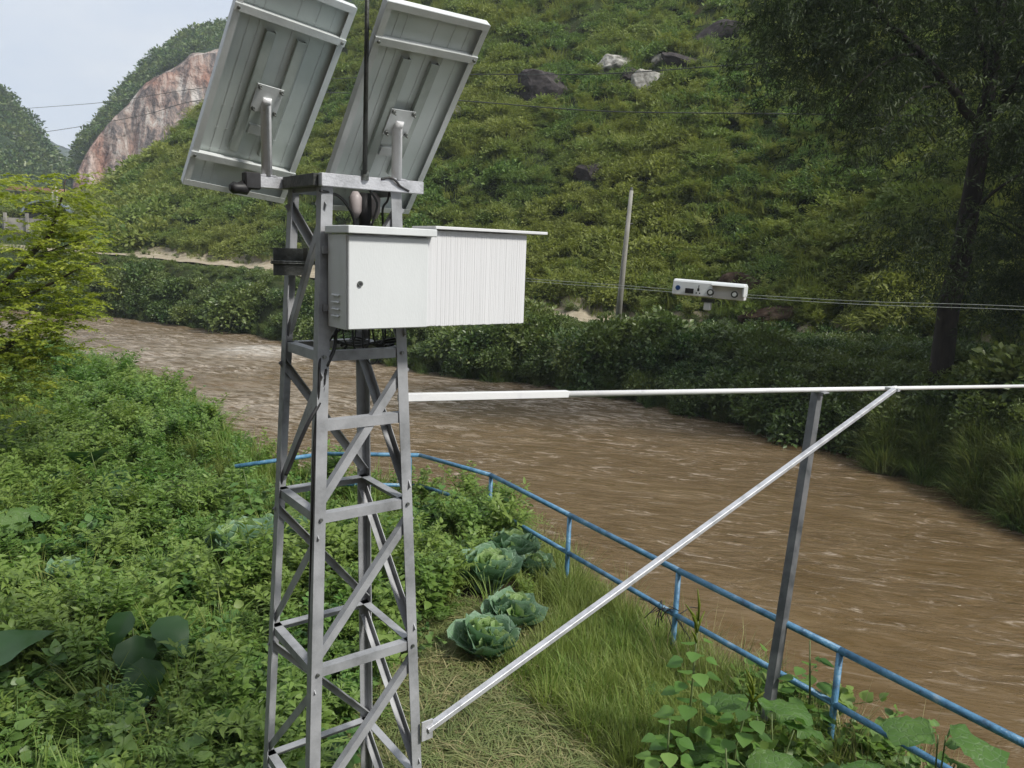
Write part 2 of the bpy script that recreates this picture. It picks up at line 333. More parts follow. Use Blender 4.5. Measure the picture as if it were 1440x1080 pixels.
def farz(az, r, detail=True):
    az = np.asarray(az, float); r = np.asarray(r, float)
    k = np.interp(az, KAZ, KV); d = (r - wr(az)) / k; zr = np.interp(az, RZAZ, RZ)
    z = np.where(d < 0, np.maximum(-5.9, -4.9 + d * .7), 0)
    z = np.where(d >= 0, -4.9 + (zr - .25 + 4.9) * np.clip(d / 2.6, 0, 1) ** .75, z)
    z = np.where(d > 5, zr, z); z = np.where((d > 2.6) & (d <= 5), zr - .25 + .25 * (d - 2.6) / 2.4, z)
    toe = wr(az) + 9 * k; g = np.interp(az, GAZ, GV); te = np.tan(np.interp(az, EAZ, EEL) * D2R)
    rid = (-zr + g * toe) / np.maximum(g - te, .08); rid = np.minimum(rid, 150)
    zh = zr + g * (np.minimum(r, rid) - toe) - .12 * np.maximum(r - rid, 0)
    z = np.where(d > 9, np.maximum(zh, zr - 1), z)
    if detail:
        x = r * np.sin(az * D2R); y = r * np.cos(az * D2R)
        w = np.clip((d - 9.5) / 5, 0, 1)
        z = z + w * (fbm(x / 9, y / 9, 4) * 3.0 + fbm(x / 30 + 9, y / 30, 2) * 4.0 * np.clip(w, 0, 1)) * np.interp(az, [-30, -10], [.45, 1])
        z = z + np.where(d > .3, fbm(x / 1.3, y / 1.3, 2) * .25, 0) * np.where((d > 5) & (d < 8.4), .15, 1)
    return z
def far_hit(x, y, rmax=160):
    """eye-relative point on the far terrain seen at an image position"""
    d = ray(x, y); az = math.degrees(math.atan2(d[0], d[1])); h = math.hypot(d[0], d[1])
    rs = np.arange(12, rmax, .1); zz = farz(np.full(len(rs), az), rs); zr_ = d[2] / h * rs
    i = int(np.argmax(zz > zr_))
    return CAM + d / h * rs[i], az, rs[i]

EDGE = np.array([(6.6, -2.0), (4.75, .9), (2.42, 4.55), (1.0, 6.75), (.25, 8.05), (-.75, 8.95), (-2.3, 9.35), (-3.2, 10.1), (-4.6, 12.0), (-6.4, 14.6), (-9.6, 17.8), (-14, 19.6), (-25, 21.5), (-70, 24)])
EDGE[:7] *= 1.05
def edged(x, y):
    """signed distance to the near bank's edge, positive on land"""
    x = np.asarray(x, float); y = np.asarray(y, float); best = np.full(x.shape, 1e9); sgn = np.ones(x.shape)
    for a, b in zip(EDGE[:-1], EDGE[1:]):
        e = b - a; t = np.clip(((x - a[0]) * e[0] + (y - a[1]) * e[1]) / (e @ e), 0, 1)
        px = a[0] + t * e[0]; py = a[1] + t * e[1]; dd = np.hypot(x - px, y - py)
        s = np.sign(e[0] * (y - a[1]) - e[1] * (x - a[0]))      # left of travel = land
        up = dd < best - 1e-9; best = np.where(up, dd, best); sgn = np.where(up, s, sgn)
    return best * sgn
def sstep(a, b, x):
    t = np.clip((x - a) / (b - a), 0, 1); return t * t * (3 - 2 * t)
def nearz(x, y):
    x = np.asarray(x, float); y = np.asarray(y, float)
    z = -3.28 + .05 * np.clip(-x - 2, 0, 4) + fbm(x / 1.7, y / 1.7, 3) * .22
    z = z + (1.62) * (1 - sstep(.9, 2.9, y + .12 * np.abs(x)))           # terrace the photographer stands on
    z = z + 1.7 * np.clip(-.8 * x - .62 * y - 3.8, 0, 24) * sstep(3, -3, y + 0 * x) + .30 * np.clip(-y - 9, 0, 30)     # unseen valley side behind the photographer, steepened on the left to block sky light
    d = edged(x, y) + fbm(x / .8 + 4, y / .8, 2) * .25
    z = np.where(d < 0, z + np.maximum(d * 4.0, -6.2 - z), z)
    return np.maximum(z, -6.2)

def grid_mesh(name, xs, ys, zf, mat, smooth=True, attrs=None):
    X, Y = np.meshgrid(xs, ys); Z = zf(X, Y)
    nx, ny = len(xs), len(ys); V = np.stack([X, Y, Z + EYE], -1).reshape(-1, 3)
    i = (np.arange(ny - 1)[:, None] * nx + np.arange(nx - 1)[None]).ravel()
    F = np.stack([i, i + 1, i + nx + 1, i + nx], 1)
    return npmesh(name, V, F, mat, smooth, attrs), V
# far side: polar sheet of real ground
azs = np.linspace(-75, 85, 520); rs = np.concatenate([np.linspace(9, 60, 190), np.linspace(60.6, 170, 120), np.linspace(173, 900, 30)])
AZ, RR = np.meshgrid(azs, rs)
Z = farz(AZ, RR)
Z = np.where(RR > 170, np.maximum(Z, -3 + RR * .002), Z)
V = np.stack([RR * np.sin(AZ * D2R), RR * np.cos(AZ * D2R), Z + EYE], -1).reshape(-1, 3)
nx = len(azs); i = (np.arange(len(rs) - 1)[:, None] * nx + np.arange(nx - 1)[None]).ravel()
far = link('hillside', npmesh('hillside', V, np.stack([i, i + 1, i + nx + 1, i + nx], 1), MT['hill'], True)); tag(far, kind='structure')
# near side
xs = np.concatenate([np.linspace(-90, -16, 40), np.linspace(-15.6, 8, 180), np.linspace(8.6, 60, 20)])
ys = np.concatenate([np.linspace(-60, -1, 50), np.linspace(-.8, 22, 180)])
me, _ = grid_mesh('near_bank', xs, ys, nearz, MT['soil']); tag(link('near_bank', me), kind='structure')
# road strip on the far bank
azr = np.linspace(-50, 60, 260); rows = []
for off in (5.2, 6.1, 7.2, 8.3, 9.3, 10.0):
    k = np.interp(azr, KAZ, KV); r_ = wr(azr) + off * k
    rows.append(np.stack([r_ * np.sin(azr * D2R), r_ * np.cos(azr * D2R), farz(azr, r_, True) + .10 + EYE + .03 * np.sin(azr * 3)], -1))
V = np.concatenate(rows); n_ = len(azr); i = (np.arange(5)[:, None] * n_ + np.arange(n_ - 1)[None]).ravel()
tag(link('road', npmesh('road', V, np.stack([i, i + 1, i + n_ + 1, i + n_], 1), MT['road'], True)), kind='structure')
# river
azs = np.linspace(-78, 88, 620); rs = 4 * (75 / 4) ** np.linspace(0, 1, 420)
AZ, RR = np.meshgrid(azs, rs); X = RR * np.sin(AZ * D2R); Y = RR * np.cos(AZ * D2R)
c_, s_ = math.cos(math.radians(-14)), math.sin(math.radians(-14))
u = X * c_ - Y * s_; v = X * s_ + Y * c_
turb = sstep(13, 26, Y - .35 * X) * (.75 + .5 * fbm(u * .12, v * .3, 2)); calm = .35 + .65 * turb
Z = (fbm(u * .45, v * 1.3, 3) * .20 + fbm(u * 1.3 + 3, v * 3.6, 2) * .11) * calm
fq = atz(372, 494, -4.8); fo = np.exp(-((X - fq[0]) / 1.6) ** 2 - ((Y - fq[1]) / 1.3) ** 2) * 2.2 
V = np.stack([X, Y, -4.8 + Z + fo * .12 + EYE], -1).reshape(-1, 3); nx = len(azs)
i = (np.arange(len(rs) - 1)[:, None] * nx + np.arange(nx - 1)[None]).ravel()
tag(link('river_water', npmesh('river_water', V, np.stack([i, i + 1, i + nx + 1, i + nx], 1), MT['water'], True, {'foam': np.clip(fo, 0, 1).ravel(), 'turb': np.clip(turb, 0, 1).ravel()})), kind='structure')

# ---- far mountains: ridge profile from azimuth/elevation, each with its own distance and slope
def mountain(name, prof, dist, run, back, mat, cliff=None, seed=0, nz=90, rough=1.0):
    pts = [ray(x, y) for x, y in prof]; az = np.array([math.atan2(p[0], p[1]) for p in pts]); te = np.array([p[2] / math.hypot(p[0], p[1]) for p in pts])
    A = np.linspace(az[0], az[-1], 220); H = np.interp(A, az, te) * dist
    t = np.concatenate([np.linspace(0, 1, nz), np.linspace(1.02, 2, 16)])
    AA, TT = np.meshgrid(A, t); HH = np.broadcast_to(H, AA.shape)
    rad = np.where(TT <= 1, dist - run + run * TT, dist + back * (TT - 1))
    up = np.where(TT <= 1, TT, 1 - (TT - 1) * .8)
    cl = np.zeros(AA.shape)
    if cliff:
        c0, c1 = cliff; up = np.where(TT <= 1, np.interp(TT, [0, .3, .55, .8, 1], [0, .06, .80, .89, 1]), up)
        px_ = 720 + FPX * np.tan(AA)      # rough horizontal place of the bare face
        cl = np.where((TT > .22) & (TT < .62), 1, 0) * sstep(c0, c0 + 25, px_)
        for _ in range(3):
            cl[1:-1] = (cl[:-2] + cl[1:-1] + cl[2:]) / 3
    x = rad * np.sin(AA); y = rad * np.cos(AA)
    amp = dist * .022 * rough
    z = -6 + (HH + 6) * up
    z = z + amp * fbm(x / (dist * .045) + seed, y / (dist * .045), 5) * np.clip(TT * 2, 0, 1)
    rad2 = rad + amp * 1.6 * fbm(AA * 60 + seed, TT * 9, 4) * (TT < 1)
    V = np.stack([rad2 * np.sin(AA), rad2 * np.cos(AA), z + EYE], -1).reshape(-1, 3); nx = len(A)
    i = (np.arange(len(t) - 1)[:, None] * nx + np.arange(nx - 1)[None]).ravel()
    o = link(name, npmesh(name, V, np.stack([i, i + 1, i + nx + 1, i + nx], 1), mat, True, {'cliff': cl.ravel()}))
    return tag(o, kind='structure'), (A, te)
MT['mtn'] = mountain_mat('forested_mountain', False); MT['cliff'] = mountain_mat('cliff_mountain', True)
mountain('cliff_mountain', [(60, 300), (95, 262), (102, 238), (118, 208), (150, 163), (178, 132), (205, 98), (235, 72), (262, 52), (290, 43), (330, 38), (400, 22), (480, -5), (560, -40), (700, -80), (900, -90)], 260, 70, 120, MT['cliff'], (95, 900), 3)
mountain('left_mountain', [(-500, -60), (-300, 0), (-150, 60), (-60, 98), (0, 134), (20, 152), (45, 178), (65, 205), (82, 228), (97, 258), (112, 300)], 300, 110, 150, MT['mtn'], None, 7)
mountain('distant_hill', [(20, 190), (60, 196), (78, 201), (92, 207), (104, 213), (125, 222), (160, 235), (260, 250)], 900, 200, 300, MT['mtn'], None, 12)
def haze_box():
    m = MB(); m.box((-60, 560, 88), (760, 0, 0), (0, 700, 0), (0, 0, 99)); mm = bpy.data.materials.new('valley_haze'); mm.use_nodes = True; nt = mm.node_tree
    nt.nodes.remove(nt.nodes['Principled BSDF']); v = nt.nodes.new('ShaderNodeVolumePrincipled'); v.inputs['Density'].default_value = HAZE
    v.inputs['Color'].default_value = (.80, .89, 1, 1); v.inputs['Anisotropy'].default_value = 0; nt.links.new(v.outputs[0], nt.nodes['Material Output'].inputs['Volume'])
    o = m.build('haze', mm); tag(o, kind='stuff')
HAZE = .0006
haze_box()
SC.cycles.volume_bounces = 0; SC.cycles.max_bounces = 5; SC.cycles.diffuse_bounces = 2; SC.cycles.glossy_bounces = 2; SC.cycles.transmission_bounces = 2

# ------------------------------------------------------------------ leaf and plant meshes
UPV = np.array([0, 0, 1.0])
def frames(d, roll=None, up=UPV):
    d = d / np.linalg.norm(d, axis=1, keepdims=True)
    z = up[None] - d * (d @ up)[:, None] + 1e-4; z /= np.linalg.norm(z, axis=1, keepdims=True); x = np.cross(d, z)
    if roll is not None:
        c = np.cos(roll)[:, None]; s = np.sin(roll)[:, None]; x, z = x * c + z * s, z * c - x * s
    return np.stack([x, d, z], -1)          # columns x, y(=leaf axis), z
def place(TV, TF, R, S, P, lv, par=False):
    n, k = len(P), len(TV)
    V = np.einsum('nij,kj->nki', R, TV) * S[:, None, None] + P[:, None]
    F = (TF[None] + (np.arange(n) * k)[:, None, None]).reshape(-1, TF.shape[1])
    return V.reshape(-1, 3), F, np.repeat(lv, k)
def merge(parts):
    V = []; F = []; A = []; o = 0
    for v, f, a in parts: V.append(v); F.append(f + o); A.append(a); o += len(v)
    return np.concatenate(V), np.concatenate(F), np.concatenate(A)
DIAM = (np.array([(0, 0, 0), (.28, .45, .06), (0, 1, -.08), (-.28, .45, .06)]), np.array([(0, 1, 2), (0, 2, 3)]))
NARR = (np.array([(0, 0, 0), (.11, .4, .03), (0, 1, -.15), (-.11, .4, .03)]), np.array([(0, 1, 2), (0, 2, 3)]))
def ovate(w=.34, fold=.08, tip=-.15, base=.0):
    V = [(0, 0, 0), (0, .35, -fold * .2), (0, .7, tip * .35), (0, 1, tip)]
    V += [(w * .8, .16, fold * .7), (w, .38, fold), (w * .62, .7, fold * .4 + tip * .3)]
    V += [(-a, b, c) for a, b, c in V[4:7]]
    F = [(0, 4, 1), (4, 5, 1), (5, 2, 1), (5, 6, 2), (6, 3, 2), (0, 1, 7), (7, 1, 8), (8, 1, 2), (8, 2, 9), (9, 2, 3)]
    return np.array(V, float), np.array(F)
OVA = ovate(); BROAD = ovate(.5, .07, -.12)
def heart(w=.55, seed=0, frill=.0, n=18):
    """broad heart / lobed leaf with a cupped, frilled rim, stalk at the origin"""
    r = np.random.default_rng(seed); V = [(0, .12, 0)]; th = np.linspace(-math.pi * .93, math.pi * .93, n)
    mid = []
    for t in th:
        rad = .5 * (1 + .15 * math.cos(t)) + .12 * max(0, math.cos(t)) ** 6; rad *= 1 + frill * r.uniform(-.5, .5)
        x = math.sin(t) * rad * w * 2; y = .42 + math.cos(t) * rad
        mid.append((x * .5, .12 + (y - .12) * .5, .03 + frill * .15 * r.uniform(-1, 1)))
        V.append((x, y, -.05 + .07 * math.cos(t * 3) + frill * .5 * r.uniform(-.4, .8) - .1 * abs(math.cos(t)) ** 4))
    V += mid; F = []
    for k in range(n - 1): F += [(0, 1 + n + k, 2 + n + k), (1 + n + k, 1 + k, 2 + k), (1 + n + k, 2 + k, 2 + n + k)]
    return np.array(V, float), np.array(F)
def blob_clump(n, rad, leaf, tmpl, seed, flat=.75, low=.25):
    r = np.random.default_rng(seed); d = r.normal(size=(n, 3)); d /= np.linalg.norm(d, axis=1, keepdims=True); d[:, 2] = np.abs(d[:, 2]) * 1.0 - low
    q = rad * (.45 + .6 * r.random(n) ** .6)[:, None] * (1 + .35 * np.sin(d[:, :1] * 5 + seed) * np.cos(d[:, 1:2] * 4))
    P = d * q * np.array([1, 1, flat]) + np.array([0, 0, rad * .3])
    ax = d + r.normal(size=(n, 3)) * .7 + np.array([0, 0, .15]); R = frames(ax, r.normal(size=n) * .7)
    return place(*tmpl, R, leaf * (.6 + .8 * r.random(n)), P, np.clip(r.normal(.5, .27, n), 0, 1))
def stem_strip(p0, p1, w, lv=.3):
    p0 = np.asarray(p0, float); p1 = np.asarray(p1, float); d = nrm(p1 - p0); x = nrm(np.cross(d, (.3, .9, .1))); y = np.cross(d, x)
    V = [p0 + x * w, p0 - x * w * .5 + y * w * .8, p0 - x * w * .5 - y * w * .8, p1 + x * w * .6, p1 - x * w * .3 + y * w * .5, p1 - x * w * .3 - y * w * .5]
    F = [(0, 1, 4), (0, 4, 3), (1, 2, 5), (1, 5, 4), (2, 0, 3), (2, 3, 5)]
    return np.array(V), np.array(F), np.full(6, lv)
def weed(seed, h=.45, leaf=.07, tmpl=OVA, stems=3, pairs=7, spread=.5, opp=True):
    r = np.random.default_rng(seed); parts = []
    for s in range(stems):
        a = r.uniform(0, 6.28); lean = np.array([math.cos(a), math.sin(a), 0]) * spread * r.uniform(.2, 1); hh = h * r.uniform(.6, 1)
        pts = [np.array([0, 0, 0]) + lean * .1 + (lean * (t ** 1.3) + UPV * (1 - .25 * t)) * hh * t for t in np.linspace(0, 1, 5)]
        for k in range(4): parts.append(stem_strip(pts[k], pts[k + 1], .0035))
        P = []; D = []; S = []
        for k in range(pairs):
            t = .18 + .82 * k / (pairs - 1); q = t * 4; j = min(3, int(q)); p = pts[j] * (1 - q + j) + pts[j + 1] * (q - j)
            b = r.uniform(0, 6.28) if not opp else a + k * 1.57 + r.normal() * .2
            for sg in ((0, math.pi) if opp else (0,)):
                for extra in range(2 if t > .5 else 1):
                    bb = b + sg + extra * .8 + r.normal() * .25; P.append(p); D.append((math.cos(bb), math.sin(bb), r.uniform(-.35, .5) + .4 * t)); S.append(leaf * (1.15 - .55 * t) * r.uniform(.7, 1.3))
        P = np.array(P); D = np.array(D); n = len(P)
        parts.append(place(*tmpl, frames(D, r.normal(size=n) * .35), np.array(S), P + D * .012, np.clip(r.normal(.5, .22, n), 0, 1)))
    return merge(parts)
def grass(seed, n=38, h=.4, w=.006, lean=.5, base_r=.07, flat=False):
    r = np.random.default_rng(seed); V = []; F = []; A = []
    for k in range(n):
        a = r.uniform(0, 6.28); b = a + r.normal() * .5; p = np.array([math.cos(b), math.sin(b), 0]) * base_r * r.random() ** .5
        d = np.array([math.cos(a), math.sin(a), 0]); hh = h * r.uniform(.45, 1.1); ln = lean * r.uniform(.2, 1.3); side = np.array([-d[1], d[0], 0]) * w * r.uniform(.6, 1.4)
        o = len(V); lv = np.clip(r.normal(.5, .25), 0, 1)
        for j, t in enumerate((0, .35, .7, 1)):
            zc = hh * (t - (.45 * ln) * t * t) if not flat else hh * .22 * math.sin(t * 3) + .02
            c = p + d * (hh * ln * t * t if not flat else hh * t) + UPV * max(zc, .0)
            if j < 3: V += [c + side * (1 - .4 * t), c - side * (1 - .4 * t)]
            else: V += [c]
        F += [(o, o + 1, o + 3), (o, o + 3, o + 2), (o + 2, o + 3, o + 5), (o + 2, o + 5, o + 4), (o + 4, o + 5, o + 6)]; A += [lv] * 7
    return np.array(V), np.array(F), np.array(A)
def feather(seed, nf=9, L=.35, leaflet=.022):
    """ferny weed made of fine divided fronds"""
    r = np.random.default_rng(seed); parts = []
    for k in range(nf):
        a = r.uniform(0, 6.28); d = np.array([math.cos(a), math.sin(a), 0]); P = []; D = []; S = []
        ln = L * r.uniform(.6, 1.1); e = r.uniform(.5, 1.3)
        for t in np.linspace(.15, 1, 13):
            p = d * ln * t * .8 + UPV * ln * (e * t - .55 * t * t)
            for sg in (-1, 1):
                q = np.array([-d[1], d[0], 0]) * sg + d * .7 + UPV * r.uniform(-.2, .3)
                P += [p, p + q * leaflet]; D += [q, q + r.normal(size=3) * .3]; S += [leaflet * 2.6 * (1.1 - t * .6)] * 2
        n = len(P); parts.append(place(*NARR, frames(np.array(D)), np.array(S), np.array(P), np.clip(r.normal(.55, .2, n), 0, 1)))
        parts.append(stem_strip((0, 0, 0), d * ln * .5 + UPV * ln * (e * .6 - .2), .002))
    return merge(parts)

LM = {}
LM['hill'] = leafmat('slope_shrub_leaves', (.045, .090, .024), (.115, .195, .050), (.24, .34, .10), (.24, .265, .065), trans=0.35, nscale=0.12, rough=0.55, spec=0.35)
LM['bank'] = leafmat('bank_bush_leaves', (.018, .045, .016), (.05, .11, .03), (.14, .22, .06), (.17, .21, .055), trans=0.25, nscale=0.3, rough=0.4, spec=0.5)
LM['weed'] = leafmat('weed_leaves', (.045, .115, .026), (.11, .235, .05), (.22, .36, .09), (.22, .30, .07), trans=0.4, nscale=0.9, rough=0.45, spec=0.45)
LM['weedd'] = leafmat('dark_weed_leaves', (.028, .075, .024), (.065, .155, .04), (.14, .25, .07), (.14, .22, .055), trans=0.3, nscale=0.9, rough=0.42, spec=0.45)
LM['grass'] = leafmat('green_grass_blades', (.07, .15, .03), (.16, .29, .055), (.28, .40, .10), (.27, .31, .09), trans=0.4, nscale=0.8)
LM['bgrass'] = leafmat('river_grass_blades', (.035, .08, .02), (.08, .15, .035), (.15, .22, .06), (.18, .2, .06), trans=.3, nscale=.5)
LM['straw'] = leafmat('dry_cut_grass', (.16, .13, .06), (.30, .26, .13), (.46, .41, .22), (.14, .20, .06), trans=0.15, nscale=0.8)
LM['tree'] = leafmat('dark_tree_leaves', (.018, .034, .012), (.038, .062, .02), (.07, .10, .034), (.07, .085, .028), trans=0.35, nscale=0.2)
LM['yellow'] = leafmat('yellow_green_leaflets', (.15, .20, .02), (.26, .32, .045), (.40, .44, .08), (.34, .33, .08), trans=0.4, nscale=0.4)
LM['cab'] = leafmat('cabbage_leaves', (.04, .11, .045), (.085, .19, .085), (.20, .32, .21), (.11, .23, .06), trans=0.2, nscale=3, rough=0.55, vein=4)
LM['cabin'] = leafmat('inner_cabbage_leaves', (.10, .22, .05), (.18, .33, .09), (.34, .46, .20), (.2, .34, .09), trans=0.25, nscale=3, rough=0.5, vein=4)
LM['big'] = leafmat('large_heart_leaves', (.045, .11, .025), (.085, .18, .04), (.15, .26, .07), (.16, .24, .06), trans=0.35, nscale=1.5, rough=0.5, vein=6)
LM['bigd'] = leafmat('deep_green_big_leaves', (.014, .045, .014), (.028, .075, .022), (.05, .11, .035), (.04, .09, .03), trans=0.2, nscale=6, rough=0.42)

def src(name, geo, mat):
    me = npmesh(name, geo[0], geo[1], mat, False, {'lv': geo[2]}); return bpy.data.objects.new(name, me)
def scatter(name, P, S, tilt, tint, sources, smooth=False):
    """one 'stuff' object: points carrying instances of the source plants"""
    n = len(P); me = bpy.data.meshes.new(name); me.vertices.add(n); me.vertices.foreach_set('co', np.asarray(P, np.float32).ravel())
    for k, a, t in (('scl', S, 'FLOAT'), ('tint', tint, 'FLOAT')):
        at = me.attributes.new(k, t, 'POINT'); at.data.foreach_set('value', np.asarray(a, np.float32))
    rot = np.stack([rng.normal(0, tilt, n), rng.normal(0, tilt, n), rng.uniform(0, 6.283, n)], 1).astype(np.float32)
    at = me.attributes.new('rot', 'FLOAT_VECTOR', 'POINT'); at.data.foreach_set('vector', rot.ravel())
    at = me.attributes.new('idx', 'INT', 'POINT'); at.data.foreach_set('value', rng.integers(0, len(sources), n).astype(np.int32))
    o = bpy.data.objects.new(name, me); COL.objects.link(o)
    ng = bpy.data.node_groups.new(name, 'GeometryNodeTree')
    ng.interface.new_socket('Geometry', in_out='INPUT', socket_type='NodeSocketGeometry'); ng.interface.new_socket('Geometry', in_out='OUTPUT', socket_type='NodeSocketGeometry')
    gi = ng.nodes.new('NodeGroupInput'); go = ng.nodes.new('NodeGroupOutput'); L = ng.links
    gti = ng.nodes.new('GeometryNodeGeometryToInstance')
    for s in reversed(sources):
        oi = ng.nodes.new('GeometryNodeObjectInfo'); oi.inputs['Object'].default_value = s; oi.inputs['As Instance'].default_value = False
        L.new(oi.outputs['Geometry'], gti.inputs[0])
    def attr(nm, t):
        a = ng.nodes.new('GeometryNodeInputNamedAttribute'); a.data_type = t; a.inputs['Name'].default_value = nm; return a.outputs[0]
    ip = ng.nodes.new('GeometryNodeInstanceOnPoints'); ip.inputs['Pick Instance'].default_value = True
    L.new(gi.outputs[0], ip.inputs['Points']); L.new(gti.outputs[0], ip.inputs['Instance']); L.new(attr('idx', 'INT'), ip.inputs['Instance Index'])
    L.new(attr('rot', 'FLOAT_VECTOR'), ip.inputs['Rotation']); L.new(attr('scl', 'FLOAT'), ip.inputs['Scale'])
    L.new(ip.outputs[0], go.inputs[0])
    md = o.modifiers.new('plants', 'NODES'); md.node_group = ng
    return tag(o, kind='stuff')
# ================================================================== lattice tower
rotT = math.radians(37.0); A = np.array([math.cos(rotT), math.sin(rotT), 0]); B = np.array([-math.sin(rotT), math.cos(rotT), 0])
def corner(l, k):
    s = (.363 + .219 * l / 4) / 2; c = np.array([-.764 - .0043 * l, 3.481 + .0031 * l, .254 - .7 * l + EYE])
    return c + s * {0: -A - B, 1: A - B, 2: B - A, 3: A + B}[k]
tower = empty('lattice_tower', (-.78, 3.49, .1), 'grey steel lattice tower carrying the two solar panels and the white cabinet', 'tower')
IN = {0: (A, B), 1: (-A, B), 2: (A, -B), 3: (-A, -B)}
for k in range(4):
    m = MB(); m.angle(corner(-.03, k), corner(5.3, k), IN[k][0], IN[k][1], .05, .005); m.build('leg', MT['steel'], tower)
FACES = [(0, 1, B), (2, 0, A), (3, 2, -B), (1, 3, -A)]      # (lower end, upper end, inward) in the diagonal's sense
def inset(p, q, inn, w=.012, e=.012):
    d = nrm(q - p); return p + d * e + inn * w, q - d * e + inn * w
for l in range(0, 6):
    for a, b, inn in FACES:
        if l == 0 and a == 0: continue
        p, q = inset(corner(l, a), corner(l, b), inn, .007, .010)
        m = MB(); m.angle(p, q, -UPV, inn, .042, .004); m.build('rung', MT['steel'], tower)
p, q = inset(corner(1.42, 0), corner(1.42, 1), B, .007, .01); m = MB(); m.angle(p, q, -UPV, B, .045, .004); m.build('rung', MT['steel'], tower)
for l in range(0, 5):
    for j, (a, b, inn) in enumerate(FACES):
        # falls from b at the upper level to a at the lower level
        lo, hi = corner(l + .96, a), corner(l + .09, b)
        p, q = inset(lo, hi, inn, .013, .018); d = nrm(q - p); side = np.cross(d, inn)
        if (side[2] > 0) != (j == 3): side = -side
        m = MB(); m.angle(p, q, side, inn, .036, .004); m.build('diagonal_brace', MT['steel'], tower)
m = MB(); c0 = corner(5.3, 0)
for k in range(4):
    c = corner(5.28, k) + (IN[k][0] + IN[k][1]) * .03; m2 = MB(); m2.box(c, A * .08, B * .08, UPV * .008); m2.build('base_plate', MT['steel'], tower)
# platform beams
def rect_beam(a, b, w, h, mat, name, par, bevel=.002):
    m = MB(); m.bar(a, b, w, h); return m.build(name, mat, par, bevel)
Fc, Rc, Lc, Kc = [corner(0, k) for k in range(4)]
z5 = UPV * .022
pR = onplane(591, 274, Fc, B); eR = np.dot(pR - Fc, A)
rect_beam(Fc - B * .012 - A * .012 + z5 * 0, Fc - B * .012 + A * eR, .036, .052, MT['steel2'], 'top_beam', tower)
pL = onplane(352, 243, Lc, B); eL = np.dot(pL - Lc, A)
rect_beam(Lc + B * .012 + A * eL, Kc + B * .012 + A * .03, .036, .052, MT['steel2'], 'top_beam', tower)
rect_beam(Fc - A * .014 + B * .012, Lc - A * .014 - B * .012, .034, .050, MT['darksteel'], 'top_beam', tower)
rect_beam(Rc + A * .014 + B * .012, Kc + A * .014 - B * .012, .034, .050, MT['steel'], 'top_beam', tower)
m = MB(); cc = onplane(440, 1076, corner(4, 0), B); m.box(corner(4.55, 0) + A * .028 - B * .004, A * .03, B * .003, UPV * .10)
m.build('red_band', MT['red'], tower, label='red painted patch low on the front leg')
# bolts on the lower joints of the front face
for l in (1, 2, 3, 4):
    for k in (0, 1):
        c = corner(l, k) + IN[k][0] * .026 - B * .004 - UPV * .02; m = MB(); m.tube([c, c - B * .008], .008, 6); m.build('bolt', MT['bolt'], tower)

# black camera-like plug on the back beam's left end
bl = Lc + B * .012 + A * eL
t = empty('black_junction_plug', bl + UPV * .03, 'black lump of wrapped cable on the left end of the top beam', 'cable joint')
m = MB(); m.box(bl + A * .008, A * .034, B * .026, UPV * .036); m.build('sleeve', MT['black'], t, .006)
m = MB(); q0 = bl - A * .05 - UPV * .035; m.tube([q0 - A * .035, q0 - A * .02, q0 + A * .0, q0 + A * .03, q0 + A * .045 + UPV * .01], [.014, .026, .024, .028, .016], 9); m.build('tape_wrap', MT['black'], t)
m = MB(); m.tube([bl - A * .02 - UPV * .01, bl - A * .045 - UPV * .02, q0], .012, 8); m.build('cable_end', MT['black'], t)

# lightning rod
pr = onplane(513, 250, Fc - B * .03, B); tp = onplane(517, -60, pr - B * .30, B)
t = empty('lightning_rod', pr, 'thin dark rod rising from the top beam between the two solar panels', 'rod')
m = MB(); m.tube([pr, tp], [.0105, .008], 8); m.build('rod', MT['darksteel'], t)
m = MB(); m.tube([pr - UPV * .01, pr + UPV * .03], .017, 8); m.build('foot', MT['bolt'], t)

